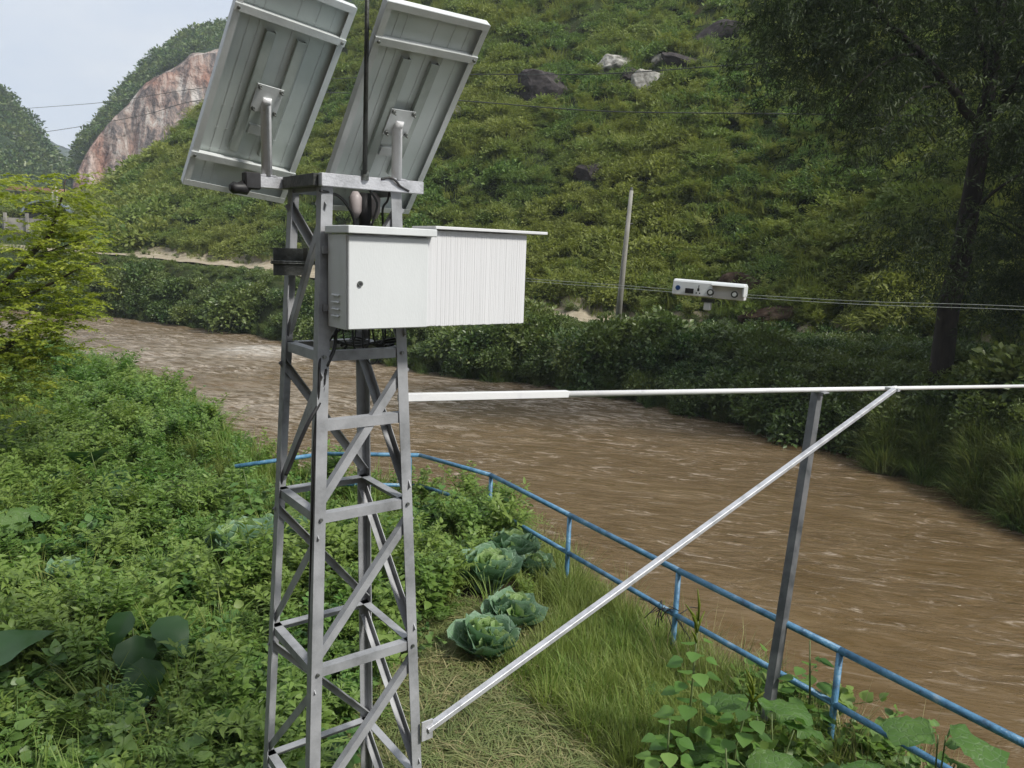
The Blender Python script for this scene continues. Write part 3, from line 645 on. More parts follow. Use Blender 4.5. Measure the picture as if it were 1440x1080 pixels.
# ================================================================== solar panels
W_, L_ = .462, .962
def cells_mat():
    m, nt, p = base('panel_backsheet'); L = nt.links
    t = N(nt, 'ShaderNodeTexCoord'); 
    ns = N(nt, 'ShaderNodeTexNoise'); ns.inputs['Scale'].default_value = 5; ns.inputs['Detail'].default_value = 6; L.new(t.outputs['Object'], ns.inputs['Vector'])
    mp_ = N(nt, 'ShaderNodeMapping'); mp_.inputs['Scale'].default_value = (1, 1, 1); L.new(t.outputs['Object'], mp_.inputs[0])
    r = ramp(nt, [(.3, (.58, .65, .62)), (.7, (.70, .76, .74))]); L.new(ns.outputs[0], r.inputs[0])
    L.new(r.outputs[0], p.inputs['Base Color']); p.inputs['Roughness'].default_value = .3
    return m
MT['sheet'] = cells_mat()
def solar_panel(c, yaw, tilt, sp, base_pt, label):
    yaw, tilt, sp = (math.radians(a) for a in (yaw, tilt, sp))
    cy, sy = math.cos(yaw), math.sin(yaw)
    n = np.array([math.cos(tilt) * cy, math.cos(tilt) * sy, math.sin(tilt)]); h = np.array([-sy, cy, 0]); up = np.cross(n, h)
    w = math.cos(sp) * h + math.sin(sp) * up; l = -math.sin(sp) * h + math.cos(sp) * up; w = -w     # w to the viewer's right, l up
    t = empty('solar_panel', base_pt, label, 'solar panel', 'solar panels on top of the tower')
    P = lambda u, v, d: c + w * u + l * v - n * d        # d: towards the viewer (back side)
    hw, hl = W_ / 2, L_ / 2
    m = MB(); m.box(P(0, 0, -.004), w * (hw - .004), l * (hl - .004), n * .003); m.build('glass_sheet', MT['sheet'], t)
    for s in (-1, 1):      # side walls with an inward lip
        m = MB(); m.box(P(s * hw, 0, .008), w * .0015, l * hl, n * .016); m.box(P(s * (hw - .012), 0, .0265), w * .0135, l * hl, n * .0015); m.build('frame_side', MT['alu'], t)
        m = MB(); m.box(P(0, s * hl, .008), w * (hw - .002), l * .0015, n * .016); m.box(P(0, s * (hl - .012), .0275), w * (hw - .002), l * .0135, n * .0013); m.build('frame_end', MT['alu'], t)
    for v in (.342 * L_, -.342 * L_):
        m = MB(); m.box(P(0, v, .032), w * (hw + .004), l * .014, n * .0015); m.box(P(0, v + .014, .020), w * (hw + .004), l * .0015, n * .013); m.build('crossbar', MT['alu'], t)
        for s in (-1, 1):
            b = MB(); b.tube([P(s * (hw - .012), v, .034), P(s * (hw - .012), v, .042)], .006, 6); b.build('bolt', MT['bolt'], t)
    for s in (-1, 1):
        m = MB(); u = s * .066
        m.box(P(u, 0, .020), w * .018, l * (.342 * L_ - .055), n * .0015); m.box(P(u - .018, 0, .010), w * .0015, l * (.342 * L_ - .055), n * .0115); m.box(P(u + .018, 0, .010), w * .0015, l * (.342 * L_ - .055), n * .0115)
        m.build('rail', MT['alud'], t)
    # thin busbar lines and solder crosses on the sheet
    for u in (-.155, -.115, .02, .10, .165):
        m = MB(); m.box(P(u, 0, .0005), w * .0008, l * (hl - .01), n * .0006)
        for k in range(9):
            v = -hl + .08 + k * .105; m.box(P(u, v, .0012), w * .007, l * .0008, n * .0005)
        m.build('busbar', MT['alu'], t)
    m = MB(); m.box(P(0, -.005, .027), w * .058, l * .062, n * .002); m.build('mount_plate', MT['alu'], t, .001)
    for su in (-1, 1):
        for sv in (-1, 1):
            b = MB(); q = P(su * .047, -.005 + sv * .05, .03); b.tube([q, q - n * .008], .009, 6); b.tube([q - n * .006, q - n * .024], .0035, 6); b.build('bolt', MT['bolt'], t)
    q = P(0, -.005, .045); d = q.copy(); d = np.array([base_pt[0], base_pt[1], q[2]])
    m = MB(); m.tube([base_pt, d - UPV * .012, d * .75 + q * .25, P(0, .005, .028)], [.0225, .0225, .021, .018], 16); m.build('support_tube', MT['whitepipe'], t)
    m = MB(); m.box(np.asarray(base_pt) + UPV * .003, A * .035, B * .02, UPV * .003); m.build('foot_plate', MT['steel2'], t)
    b = MB(); cp = P(-.0, -.16, .005); b.box(cp, w * .03, l * .022, n * .009); b.build('connection_box', MT['alu'], t, .002)
    return t
b2 = np.array([-.533, 3.428, .254 + EYE + .024]) - B * .012; b1 = np.array([-1.091, 3.462, .254 + EYE + .024]) + B * .012
solar_panel(b2 + UPV * .255, 129.0, 41.1, -.9, b2, 'right-hand solar panel seen from behind, leaning over the right end of the top beam')
solar_panel(b1 + UPV * .335, 124.5, 35.4, 8.3, b1, 'left-hand solar panel seen from behind, its top cut off by the picture edge')

# ================================================================== cabinet on the tower face
P0 = Fc + A * .05 - B * .03; nB = B
bk = onplane(461, 330, P0, nB)                       # rear left edge
D = .19
Pf = bk - B * D                                      # front-left edge, same height
zt = onplane(488, 329, Pf, B); zb = onplane(487, 465, Pf, B)
ox = Pf.copy(); top = zt[2]; bot = zb[2]
Wd = np.dot(onplane(603, 400, Pf, B) - Pf, A); Wr = np.dot(onplane(741, 400, Pf, B) - Pf, A); Wl = np.dot(onplane(768, 332, Pf, B) - Pf, A)
cab = empty('equipment_cabinet', [ox[0], ox[1], bot], 'white metal equipment cabinet with ribbed extension, mounted on the tower face', 'cabinet')
def bx(m, a0, a1, b0, b1, z0, z1, **k):       # along A, along B (from the front plane), heights
    c = np.array([ox[0], ox[1], 0]) + A * (a0 + a1) / 2 + B * (b0 + b1) / 2 + UPV * (z0 + z1) / 2
    m.box(c, A * (a1 - a0) / 2, B * (b1 - b0) / 2, UPV * (z1 - z0) / 2)
m = MB(); bx(m, 0, Wd, .016, D, bot, top); m.build('body', MT['white'], cab, .002)
m = MB(); bx(m, .003, Wd - .004, 0, .014, bot + .003, top - .006); dr = m.build('door', MT['white'], cab, .003)
m = MB(); q = onplane(506, 399, ox, B); m.tube([q, q - B * .008], .011, 12); m.build('lock', MT['bolt'], dr)
m = MB(); m.tube([q - B * .008, q - B * .0095], .006, 8); m.build('keyhole', MT['black'], dr)
m = MB(); bx(m, -.012, Wd + .02, -.03, D + .004, top + .003, top + .034); m.build('lid', MT['white'], cab, .003)
for j in range(4):
    for i_, (zz, bb) in enumerate(((.05 + j * .028, .11),)):
        m = MB(); c = np.array([ox[0], ox[1], bot + zz]) + B * bb - A * .001; m.prism([c - B * .035, c + B * .035, c + B * .035 - A * .008 - UPV * .004, c - B * .035 - A * .008 - UPV * .004], UPV * .003); m.build('vent_louvre', MT['white'], cab)
# ribbed extension
rb = MB(); bx(rb, Wd + .004, Wr, .018, D - .02, bot + .004, top + .032); rp = rb.build('ribbed_cover', MT['white2'], cab, .001)
rng2 = np.random.default_rng(5); a = Wd - .004; m = MB()
ntot = 0
while a < Wr - .006:
    w = .006 + .007 * rng2.random(); dep = .0015 + .0035 * rng2.random()
    bx(m, a, a + w * .95, .0165 - dep * .22, .0175, bot + .004 + .004 * rng2.random(), top + .030 - .002 * rng2.random()); a += w
m.build('rib', MT['white2'], cab, label='fine vertical ribs of the white extension')['kind'] = 'stuff'
m = MB(); bx(m, Wd + .022, Wl, -.012, D, top + .036, top + .049); m.build('cover_strip', MT['white2'], cab, .002)
for zz in (bot + .06, top - .08):
    m = MB(); bx(m, -.02, Wr * .55, D + .002, D + .028, zz, zz + .03); m.build('mounting_rail', MT['steel'], cab)

# clamp bracket on the left leg
g0 = onplane(382, 346, corner(.6, 2) - B * .0, B); g0 = onplane(384, 347, corner(.6, 2) - B * .09, B)
t = empty('clamp_bracket', g0, 'dark steel channel clamped round the left tower leg beside the cabinet', 'bracket')
e1 = onplane(431, 360, g0, B); ln = np.dot(e1 - g0, A)
for j, dz in enumerate((-.032, -.094)):
    m = MB(); c = g0 + A * ln / 2 + UPV * dz; m.box(c, A * ln / 2, B * .003, UPV * .028); m.box(c + B * .02 + UPV * .026, A * ln / 2, B * .018, UPV * .002); m.build('channel', MT['darksteel'], t)
m = MB(); m.bar(g0 + A * (ln - .004) - UPV * .0, g0 + A * (ln - .004) - UPV * .13, .02, .02, up=(1, 0, 0)); m.build('end_plate', MT['darksteel'], t)
for dz in (-.062, -.070):
    m = MB(); m.tube([g0 - A * .012 - B * .006 + UPV * dz, g0 + A * (ln + .09) - B * .004 + UPV * dz], .0045, 6); m.build('threaded_rod', MT['bolt'], t)

# ================================================================== cables
def cable(pts, r, label, cat='cable', group=None, mat='black', name='cable', sub=6):
    P = [np.asarray(p, float) for p in pts]; out = []
    for i in range(len(P) - 1):
        p0 = P[max(i - 1, 0)]; p1 = P[i]; p2 = P[i + 1]; p3 = P[min(i + 2, len(P) - 1)]
        for k in range(sub):
            t = k / sub; out.append(.5 * ((2 * p1) + (-p0 + p2) * t + (2 * p0 - 5 * p1 + 4 * p2 - p3) * t * t + (-p0 + 3 * p1 - 3 * p2 + p3) * t ** 3))
    out.append(P[-1]); m = MB(); m.tube(out, r, 7); o = m.build(name, MT[mat]); return tag(o, label, cat, group)
pf = lambda x, y, off=0.: onplane(x, y, Fc + B * off, B)
cable([pf(472, 462, .02), pf(470, 490, -.01), pf(458, 520, -.02), pf(452, 560, -.02), pf(436, 590, -.03), pf(424, 615, -.02), pf(414, 640, 0), pf(402, 668, .02)], .0085, 'thick black cable running from under the cabinet down the front tower leg')
cable([pf(478, 463, .02), pf(462, 480, .0), pf(450, 505, -.02), pf(449, 540, -.03), pf(446, 575, -.02), pf(441, 640, -.02), pf(438, 760, -.02), pf(435, 900, -.02), pf(432, 1085, -.02)], .006, 'thin black cable following the front leg down to the ground')
cable([pf(450, 268, -.01), pf(475, 275, .02), pf(490, 292, .05), pf(498, 312, .08), pf(500, 345, .1)], .006, 'black cable curving from the top beam down behind the cabinet, left one')
cable([pf(520, 268, .04), pf(530, 285, .05), pf(528, 300, .06), pf(522, 320, .08), pf(520, 345, .1)], .005, 'thin black cable loop under the middle of the top beam')
cable([pf(548, 268, .03), pf(545, 282, .04), pf(538, 295, .06), pf(540, 330, .1)], .005, 'short black cable beside the upper right brace')
cable([pf(536, 252, -.03), pf(548, 250, -.035), pf(556, 254, -.04), pf(563, 262, -.035), pf(575, 269, -.03)], .005, 'short black cable lying over the foot of the right panel support')
for k in range(5):
    x0 = 482 + 14 * k; x1 = x0 + 18 + 5 * (k % 3); d = 22 + 14 * ((k * 7) % 3)
    cable([pf(x0, 462, .05), pf(x0 + 2, 462 + d * .7, .03), pf((x0 + x1) / 2, 462 + d, .02), pf(x1 - 1, 462 + d * .6, .04), pf(x1, 462, .06)], .0032 + .001 * (k % 2), ['leftmost', 'second from the left', 'middle one', 'second from the right', 'rightmost'][k] + ' of the five thin wire loops drooping below the cabinet', group='wire loops below the cabinet')
for k in range(4):
    cable([pf(470 + k * 5, 478 + 4 * k, .08), pf(500, 486 - 4 * k, .1 + .02 * k), pf(535, 480 + 3 * k, .1), pf(566 - 6 * k, 474 + 5 * k, .05)], .006, ['uppermost', 'second from the top', 'third from the top', 'lowest'][k] + ' of the four black cables crossing behind the rung below the cabinet', group='cables across the rung')
def bundle_box(): pass
t = empty('siren_housing', pf(513, 300, .16), 'dark round housing with pale sides between cables under the top beam', 'housing')
c = pf(513, 288, .16)
for s in (-1, 1):
    m = MB(); q = c + A * s * .045; m.tube([q - UPV * .06, q - UPV * .03, q + UPV * .03, q + UPV * .055], [.012, .027, .029, .012], 12); m.build('pale_cap', MT['pink'], t)
m = MB(); m.tube([c - UPV * .13, c - UPV * .05, c + UPV * .05], [.02, .03, .03], 12); m.build('dark_core', MT['black'], t)

# ================================================================== pipe arm with post and brace
ls = 1.43; ps = corner(ls, 1) + A * -.02 + B * .03
zp = onplane(590, 557, ps, B)[2]
ps = onplane(578, 557.5, ps, B); PA = nrm(onplane(1440, 543, ps, B) - ps)      # the pipe droops a little away from the tower
def pipe_pt(x):
    return ps + PA * (np.dot(onplane(x, 543, ps, B) - ps, A) / np.dot(PA, A))
arm = empty('pipe_arm', ps, 'long white pipe reaching out level from the tower over the river', 'pipe')
a0 = pipe_pt(575); a1 = pipe_pt(798); aj = pipe_pt(1258); a2 = pipe_pt(1700)
m = MB(); m.bar(a0 - A * .05, a1, .034, .036); m.build('square_sleeve', MT['whitepipe'], arm, .002)
m = MB(); m.tube([a1 - A * .02, aj, a2], .0165, 16); m.build('round_pipe', MT['whitepipe'], arm)
m = MB(); m.tube([aj - A * .03, aj + A * .03], .0195, 14); m.build('weld_collar', MT['whitepipe'], arm)
print('pipe', [prj(q) for q in (a0, a1, aj, pipe_pt(1440))])
br0 = onplane(600, 1026, corner(4, 1) - B * .01, B); br1 = onplane(1257, 548, aj - B * .11, B)
t = empty('diagonal_strut', br0, 'grey flat steel strut rising from the tower foot to the white pipe', 'strut')
m = MB(); m.bar(br0, br1, .026, .040, up=B); m.build('strut_bar', MT['steel2'], t, .002)
m = MB(); m.box((pipe_pt(1250) + br1) / 2, A * .02, B * .062, UPV * .010); m.build('end_bracket', MT['steel2'], t)
m = MB(); m.box(br0 + A * .0 - B * .004, A * .03, B * .004, UPV * .05); m.build('weld_plate', MT['steel2'], t)
pt = pipe_pt(1158) - UPV * .018 + B * .035; pb = atY(1074, 1048, 4.68)
t = empty('support_post', pb, 'grey angle steel post holding up the white pipe beside the blue railing', 'post')
m = MB(); m.angle(pb, pt, np.array([-.52, .85, 0]), np.array([.25, .97, 0]), .060, .006); m.build('post', MT['poststeel'], t); print('post foot', pb)
m = MB(); m.box(pt - UPV * .004 - B * .015, A * .035, B * .05, UPV * .004); m.build('cap_plate', MT['steel'], t)

# ================================================================== blue railing
FD = nrm(np.array([.7546, -1.1613, 0])); F0 = np.array([-.196, 8.316, EYE - 2.466]); FS = math.hypot(.7546, 1.1613) * 1.05
b590 = atz(590, 640, -2.466); b460 = atz(455, 638, -2.478); b340 = atz(330, 656, -2.55)
rail = empty('blue_railing', F0 - UPV * .9, 'blue painted pipe railing with rust spots running along the river edge', 'railing')
tops = [F0 + FD * FS * i for i in range(0, 7)]
for lv_, (dz, r) in enumerate(((0, .0245), (-.378, .0225), (-.756, .021))):
    for i in range(6):
        sag = UPV * (-.006 * ((i * 7) % 3))
        m = MB(); m.tube([tops[i] + UPV * dz + (sag if i else 0 * UPV), tops[i + 1] + UPV * dz + UPV * (-.006 * (((i + 1) * 7) % 3))], r, 14); m.build('rail', MT['blue'], rail)
    if lv_ == 2: continue
    pts = [tops[0], b590, b460, b340]
    for i in range(3 if lv_ == 0 else 2):
        m = MB(); m.tube([pts[i] + UPV * dz, pts[i + 1] + UPV * dz], r, 14); m.build('rail', MT['blue'], rail)
for i, p in enumerate(tops[:] + [b590 + (b460 - b590) * .1]):
    m = MB(); m.tube([p - UPV * .01, p - UPV * 1.22], .022, 12); m.build('post', MT['blue'], rail)
# flood debris caught on the lower rail
q = tops[2] - UPV * .378 - FD * .08
m = MB(); r_ = np.random.default_rng(3)
for k in range(26):
    a_ = q + FD * r_.uniform(-.14, .12) + UPV * r_.uniform(-.05, .04); v_ = r_.normal(size=3) * .05; v_[2] -= .03; m.tube([a_, a_ + v_, a_ + v_ * 1.6 + UPV * r_.uniform(-.06, .01)], .004, 5)
tag(m.build('dead_plant_tangle', MT['black']), 'dark dead plant tangle caught on the middle blue rail by a post', 'debris')

# ================================================================== far-bank pole, overhead wires, instrument trolley
ph, paz, pr_ = far_hit(866, 474)
pz = farz(np.array([paz]), np.array([pr_]))[0] + EYE
pbse = np.array([ph[0], ph[1], pz]); ptop = onplane(888, 268, pbse, np.array([0, 1, 0]))
t = empty('concrete_pole', pbse, 'leaning pale concrete pole on the far bank at the foot of the slope', 'pole')
m = MB(); m.tube([pbse - UPV * .4, pbse * .5 + ptop * .5, ptop], [.13, .10, .07], 14); m.build('shaft', MT['concrete'], t)
m = MB(); m.tube([ptop - UPV * .25, ptop + UPV * .12], .05, 8); m.build('dark_tip', MT['darksteel'], t)
m = MB(); q = ptop - UPV * 1.2; m.tube([q - R0 * .14, q + R0 * .14], .03, 6); m.build('band', MT['darksteel'], t)
def wire(pts, r, label, group=None):
    P = [atY(x, y, Y) for x, y, Y in pts]; o = cable(P, r, label, 'wire', group, 'darksteel', 'overhead_wire', 10); return o
wire([(-60, 160, 95), (30, 153, 88), (155, 143, 78), (275, 125, 68), (450, 112, 56), (640, 105, 46), (843, 104, 40), (1100, 88, 36), (1500, 80, 33)], .022, 'upper dark wire strung high in front of the green slope')
wire([(20, 192, 90), (67, 185, 84), (125, 176, 78), (205, 161, 70), (280, 141, 62), (440, 130, 54), (640, 141, 46), (843, 156, 40), (1100, 160, 37), (1500, 166, 34)], .026, 'lower dark wire crossing in front of the slope below the rocks')
zc = -.52
def cpt(x, y0): 
    return y0
cw = [(745, 392), (870, 401), (960, 408), (1060, 415), (1220, 424), (1440, 431)]
TP = np.array([3.0, 11.9, EYE - .5]); CD = nrm(np.array([6.6, -3.5, 0])); CN = np.array([-CD[1], CD[0], 0])
if CN[1] < 0: CN = -CN
PN = CN
cp_ = [onplane(x, y, TP, PN) for x, y in cw]
first = cp_[0] - CD * 6 + UPV * .12; last = cp_[-1] + CD * 3
for off, dz in ((0, 0), (.14, -.02)):
    o = cable([first + PN * off + UPV * dz] + [p + PN * off + UPV * (dz - .03 * (off > 0)) for p in cp_] + [last + PN * off], .003, 'thin steel cable carrying the white instrument trolley, ' + ('far one' if off else 'near one'), 'wire', 'cables under the trolley', 'alud', 'track_cable', 8)
cA = onplane(948, 408, TP, PN); cB = onplane(1048, 417, TP, PN); d = nrm(cB - cA); Lt = np.linalg.norm(cB - cA); upn = nrm(np.cross(PN, d)); upn = (upn if upn[2] > 0 else -upn) * 1.45
t = empty('instrument_trolley', (cA + cB) / 2, 'white wheeled instrument trolley riding on the cables above the river', 'trolley')
def sec(a, c0, hw, z0, z1, tap=.0):
    return [a + PN * (-hw) + upn * z0, a + PN * hw + upn * z0, a + PN * (hw - .02) + upn * (z1 - .01), a + PN * (hw - .05) + upn * z1, a + PN * (-hw + .05) + upn * z1, a + PN * (-hw + .02) + upn * (z1 - .015)]
O = cA
m = MB(); m.prism(sec(O, 0, .12, -.04, .125), d * Lt * .56); m.build('front_housing', MT['white'], t, .014)
m = MB(); m.prism(sec(O + d * Lt * .54, 0, .12, .085, .125), d * Lt * .46); m.build('top_cover', MT['white'], t, .01)
m = MB(); m.box(O + d * Lt * .78 + upn * .02 + PN * .02, d * Lt * .22, PN * .07, upn * .065); m.build('rear_body', MT['white2'], t, .008)
m = MB(); m.box(O + d * Lt * .99 + upn * .05, d * .018, PN * .11, upn * .06); m.build('end_cap', MT['white'], t, .012)
for f in (.545, .875):
    q = O + d * Lt * f - PN * .125 + upn * .015; m = MB(); m.tube([q, q + PN * .03], .052, 18); w_ = m.build('wheel', MT['darksteel'], t)
    m = MB(); m.tube([q - PN * .008, q], .030, 14); m.build('hub', MT['alu'], w_)
q = O + d * Lt * .085 - PN * .122 + upn * .035; m = MB(); m.tube([q, q - PN * .014], .038, 16); m.build('blue_badge', surf('blue_lens', [(.01, .03, .12), (.04, .12, .35)], 30, .3), t)
q = O + d * Lt * .25 - PN * .122 + upn * .012; m = MB(); m.box(q, d * .065, PN * .004, upn * .026); m.build('dark_display', MT['black'], t, .002)
q = O + d * Lt * .375 - PN * .122 + upn * .03
m = MB(); m.box(q, d * .016, PN * .003, upn * .014); m.box(q + upn * .03 + d * .004, d * .006, PN * .003, upn * .018); m.build('black_mark', MT['black'], t)
for k in (-1, 1):
    m = MB(); m.box(q - upn * .035 + d * .025 * k, d * .009, PN * .003, upn * .007); m.build('black_mark', MT['black'], t)
q = O + d * Lt * .5 - upn * .075; m = MB(); m.box(q, d * .09, PN * .06, upn * .018); m.build('under_bracket', MT['darksteel'], t)
q = O + d * Lt * .5 - upn * .135; m = MB(); m.box(q, d * .05, PN * .05, upn * .042); m.build('hanging_sensor', MT['white'], t, .01)

# ================================================================== rocks
def rock(name, x, y, w, h, mat, label, seed, facet=True, depth=.7):
    import bmesh
    hit, az, r = far_hit(x, y + h * .35); dist = np.linalg.norm(hit - CAM); s = dist / FPX
    c = hit; bm = bmesh.new(); bmesh.ops.create_icosphere(bm, subdivisions=4, radius=1); r_ = np.random.default_rng(seed)
    planes = [(nrm(r_.normal(size=3)), r_.uniform(.55, .85)) for _ in range(16)]
    for v in bm.verts:
        p = np.array(v.co); 
        for n_, dd in planes:
            e = p @ n_ - dd
            if e > 0: p = p - n_ * e
        p = p * (1 + .10 * mnoise.noise(Vector(p * 2.5 + seed)) + .05 * mnoise.noise(Vector(p * 7 + seed)))
        p = p / .72; v.co = (p[0] * w * s * .42, p[1] * w * s * .42 * depth, p[2] * h * s * .42)
    me = bpy.data.meshes.new(name); bm.to_mesh(me); bm.free(); me.materials.append(mat)
    o = bpy.data.objects.new(name, me); COL.objects.link(o); o.location = c + np.array([0, 0, h * s * .02]); o.rotation_euler = (0, r_.normal() * .15, -math.radians(az))
    return tag(o, label, 'rock')
RW, RD = MT['rockw'], MT['rockd']
rock('boulder', 757, 112, 66, 56, RD, 'large dark rounded boulder on the slope right of the right solar panel', 1)
rock('rock_outcrop', 868, 84, 46, 34, RW, 'pale grey limestone block high on the slope', 2)
rock('rock_outcrop', 885, 104, 34, 26, RD, 'dark low rock between the two pale outcrops', 21)
rock('rock_outcrop', 912, 104, 40, 42, RW, 'cracked grey outcrop slanting up the slope beside the pale block', 3)
rock('rock_outcrop', 925, 78, 26, 20, RW, 'small pale stone on top of the cracked outcrop', 4)
rock('rock_outcrop', 848, 126, 20, 16, RW, 'small grey rock low on the slope below the pale block', 5)
rock('rock_outcrop', 642, 152, 26, 26, RW, 'small mottled white rock beside the edge of the right solar panel', 6)
rock('rock_outcrop', 1010, 38, 74, 40, RD, 'brown dark rock face partly hidden by shrubs near the top edge', 7, depth=.4)
rock('rock_outcrop', 960, 82, 60, 26, RD, 'brownish rock ledge right of the cracked outcrop', 8, depth=.5)
rock('rock_outcrop', 830, 238, 44, 36, RD, 'dark hollow rock in the middle of the slope', 9, depth=.4)
rock('rock_outcrop', 915, 228, 30, 14, RD, 'low dark rock right of the hollow rock in mid slope', 10)
hh, azh, rh = far_hit(1052, 425)
o = rock('bare_earth_cut', 1040, 392, 100, 40, MT['earth'], 'red brown bare earth cut behind the white trolley', 31, depth=.35); o['category'] = 'earth bank'
o = rock('bare_earth_cut', 1085, 436, 78, 30, MT['earth'], 'lower red earth heap with stones below the trolley', 32, depth=.35); o['category'] = 'earth bank'

# ================================================================== buildings at the left
MT['wallb'] = surf('weathered_wall', [(.22, .21, .19), (.40, .38, .34)], 1.2, .9, 0, .2, 20)
MT['roofb'] = surf('bluish_metal_roof', [(.16, .20, .24), (.28, .33, .38)], 2, .5, .2)
MT['brick'] = surf('faded_red_roof', [(.25, .12, .09), (.40, .22, .17)], 2.5, .85)
hb = atY(38, 326, 74); 
s = 74 / FPX; g = empty('arched_shed', hb - UPV * 1, 'low shed with curved bluish metal roof behind the yellow-green tree', 'shed')
cx = atY(64, 300, 74); X1 = R0; wv = 52 * s / 2 * 1.3; ytop = atY(64, 281, 74)[2]; yb = atY(64, 300, 74)[2]; yg = atY(64, 345, 74)[2]
arc = lambda k, r=1.0: np.array([math.cos(k) * wv * r, 0, math.sin(k) * (ytop - yb) * r])
m = MB(); poly = [arc(k) for k in np.linspace(0, math.pi, 14)]; inn = [arc(k, .9) for k in np.linspace(math.pi, 0, 14)]
for i in range(13):
    p0, p1, q0, q1 = poly[i], poly[i + 1], inn[13 - i], inn[12 - i]; c = np.array([cx[0], cx[1], yb]); dv = np.array([-2.2, 5.5, 0])
    m.prism([c + p0, c + p1, c + q1, c + q0], dv)
m.build('curved_roof', MT['roofb'], g)
c = np.array([cx[0], cx[1], yb])
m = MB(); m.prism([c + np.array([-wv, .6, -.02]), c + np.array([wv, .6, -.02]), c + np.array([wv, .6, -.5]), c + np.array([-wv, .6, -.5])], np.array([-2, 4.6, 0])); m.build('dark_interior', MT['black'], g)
m = MB(); m.prism([np.array([cx[0] - wv * 1.9, cx[1] + .3, yb - .5]), np.array([cx[0] + wv * .95, cx[1] + .3, yb - .5]), np.array([cx[0] + wv * .95, cx[1] + .3, yg - 1.5]), np.array([cx[0] - wv * 1.9, cx[1] + .3, yg - 1.5])], np.array([-2, 5, 0])); m.build('wall', MT['wallb'], g)
for u in (-1.7, -.8, .1, .9):
    m = MB(); q = np.array([cx[0] + wv * u, cx[1] + .12, yb - .5]); m.bar(q + UPV * .45, q - UPV * 3, .22, .22, up=(1, 0, 0)); m.build('pillar', MT['wallb'], g)
g2 = empty('red_roof_house', atY(42, 290, 95), 'far house with a faded red roof above the curved shed', 'house')
q = atY(42, 268, 95); hw = 34 * 95 / FPX
m = MB(); m.prism([q + np.array([-hw, 0, 0]), q + np.array([hw, 0, -.2]), q + np.array([hw * .9, 0, .35]), q + np.array([-hw * .7, 0, .55])], np.array([-1, 5, .2])); m.build('roof', MT['brick'], g2)
m = MB(); m.box(q + np.array([-.2, 3, -2.3]), np.array([hw * .93, 0, 0]), np.array([0, 2.2, 0]), UPV * 2.2); m.build('wall', MT['wallb'], g2)
for u in (-.5, 0, .5):
    m = MB(); m.box(q + np.array([hw * u, .78, -1.1]), R0 * .35, np.array([0, .03, 0]), UPV * .4); m.build('window', MT['black'], g2)
for k, x in enumerate((73, 79)):
    q = atY(x, 262, 80); m = MB(); m.tube([q, q - UPV * 4], .09, 8); tag(m.build('thin_post', MT['wallb']), ['pale thin post right of the shed, nearer the shed', 'pale thin post right of the shed, nearer the cliff'][k], 'post')

# ================================================================== trees
def limb(m, pts, rs, jit=.0, seed=0):
    r_ = np.random.default_rng(seed); out = []; rr = []
    P = [np.asarray(p, float) for p in pts]
    for i in range(len(P) - 1):
        for k in range(4):
            t = k / 4; out.append(P[i] * (1 - t) + P[i + 1] * t + r_.normal(size=3) * jit); rr.append(rs[i] * (1 - t) + rs[i + 1] * t)
    out.append(P[-1]); rr.append(rs[-1]); m.tube(out, rr, 9); return out
def twigs(centers, n, spread, seed, leaf=.09, per=26, tmpl=NARR, droop=.5, ln=.9):
    """leafy hanging twigs: sprays of narrow leaves"""
    r_ = np.random.default_rng(seed); P = []; D = []; S = []; LV = []
    cs = centers[r_.integers(0, len(centers), n)] + r_.normal(size=(n, 3)) * spread
    for c in cs:
        a_ = r_.uniform(0, 6.28); d = np.array([math.cos(a_), math.sin(a_), r_.uniform(-.2, .5)]); L0 = ln * r_.uniform(.5, 1.3); lv = np.clip(r_.normal(.5, .25), 0, 1)
        t = r_.random(per) ** .8; p = c + d * L0 * t[:, None] - UPV * (droop * L0 * t ** 2)[:, None] + r_.normal(size=(per, 3)) * .05
        q = d * .5 + r_.normal(size=(per, 3)) * .6 - UPV * .5
        P.append(p); D.append(q); S.append(leaf * r_.uniform(.6, 1.4, per)); LV.append(np.clip(lv + r_.normal(size=per) * .15, 0, 1))
    P = np.concatenate(P); D = np.concatenate(D)
    return place(*tmpl, frames(D, r_.normal(size=len(P)) * .8), np.concatenate(S), P, np.concatenate(LV))
def Yp(x, y, Y): return atY(x, y, Y)
# big dark tree, right
Yt = 19.3
tb = Yp(1312, 585, Yt); t = empty('riverside_tree', tb, 'tall dark spreading tree with forked trunk on the far bank at the right', 'tree', 'trees on the far bank')
m = MB()
limb(m, [tb - UPV * .6, Yp(1318, 560, Yt), Yp(1336, 430, Yt), Yp(1362, 300, Yt), Yp(1384, 175, Yt)], [.34, .29, .25, .225, .20], .015, 1)
limb(m, [Yp(1384, 178, Yt), Yp(1398, 90, Yt + .3), Yp(1410, 0, Yt + .5), Yp(1418, -160, Yt + .8)], [.16, .13, .11, .06], .02, 2)
limb(m, [Yp(1376, 180, Yt), Yp(1335, 120, Yt - .3), Yp(1292, 74, Yt - .6), Yp(1255, 38, Yt - .9), Yp(1215, -10, Yt - 1.2), Yp(1150, -80, Yt - 1.4)], [.11, .095, .08, .07, .055, .03], .02, 3)
limb(m, [Yp(1390, 150, Yt), Yp(1385, 100, Yt), Yp(1375, 30, Yt + .5), Yp(1350, -80, Yt + .8)], [.08, .06, .05, .03], .02, 4)
limb(m, [Yp(1398, 160, Yt), Yp(1440, 100, Yt - .6), Yp(1500, 20, Yt - 1), Yp(1560, -60, Yt - 1)], [.09, .07, .05, .03], .02, 5)
limb(m, [Yp(1330, 116, Yt - .3), Yp(1300, 122, Yt - .8), Yp(1275, 145, Yt - 1.2), Yp(1235, 190, Yt - 1.6)], [.035, .03, .02, .01], .02, 6)
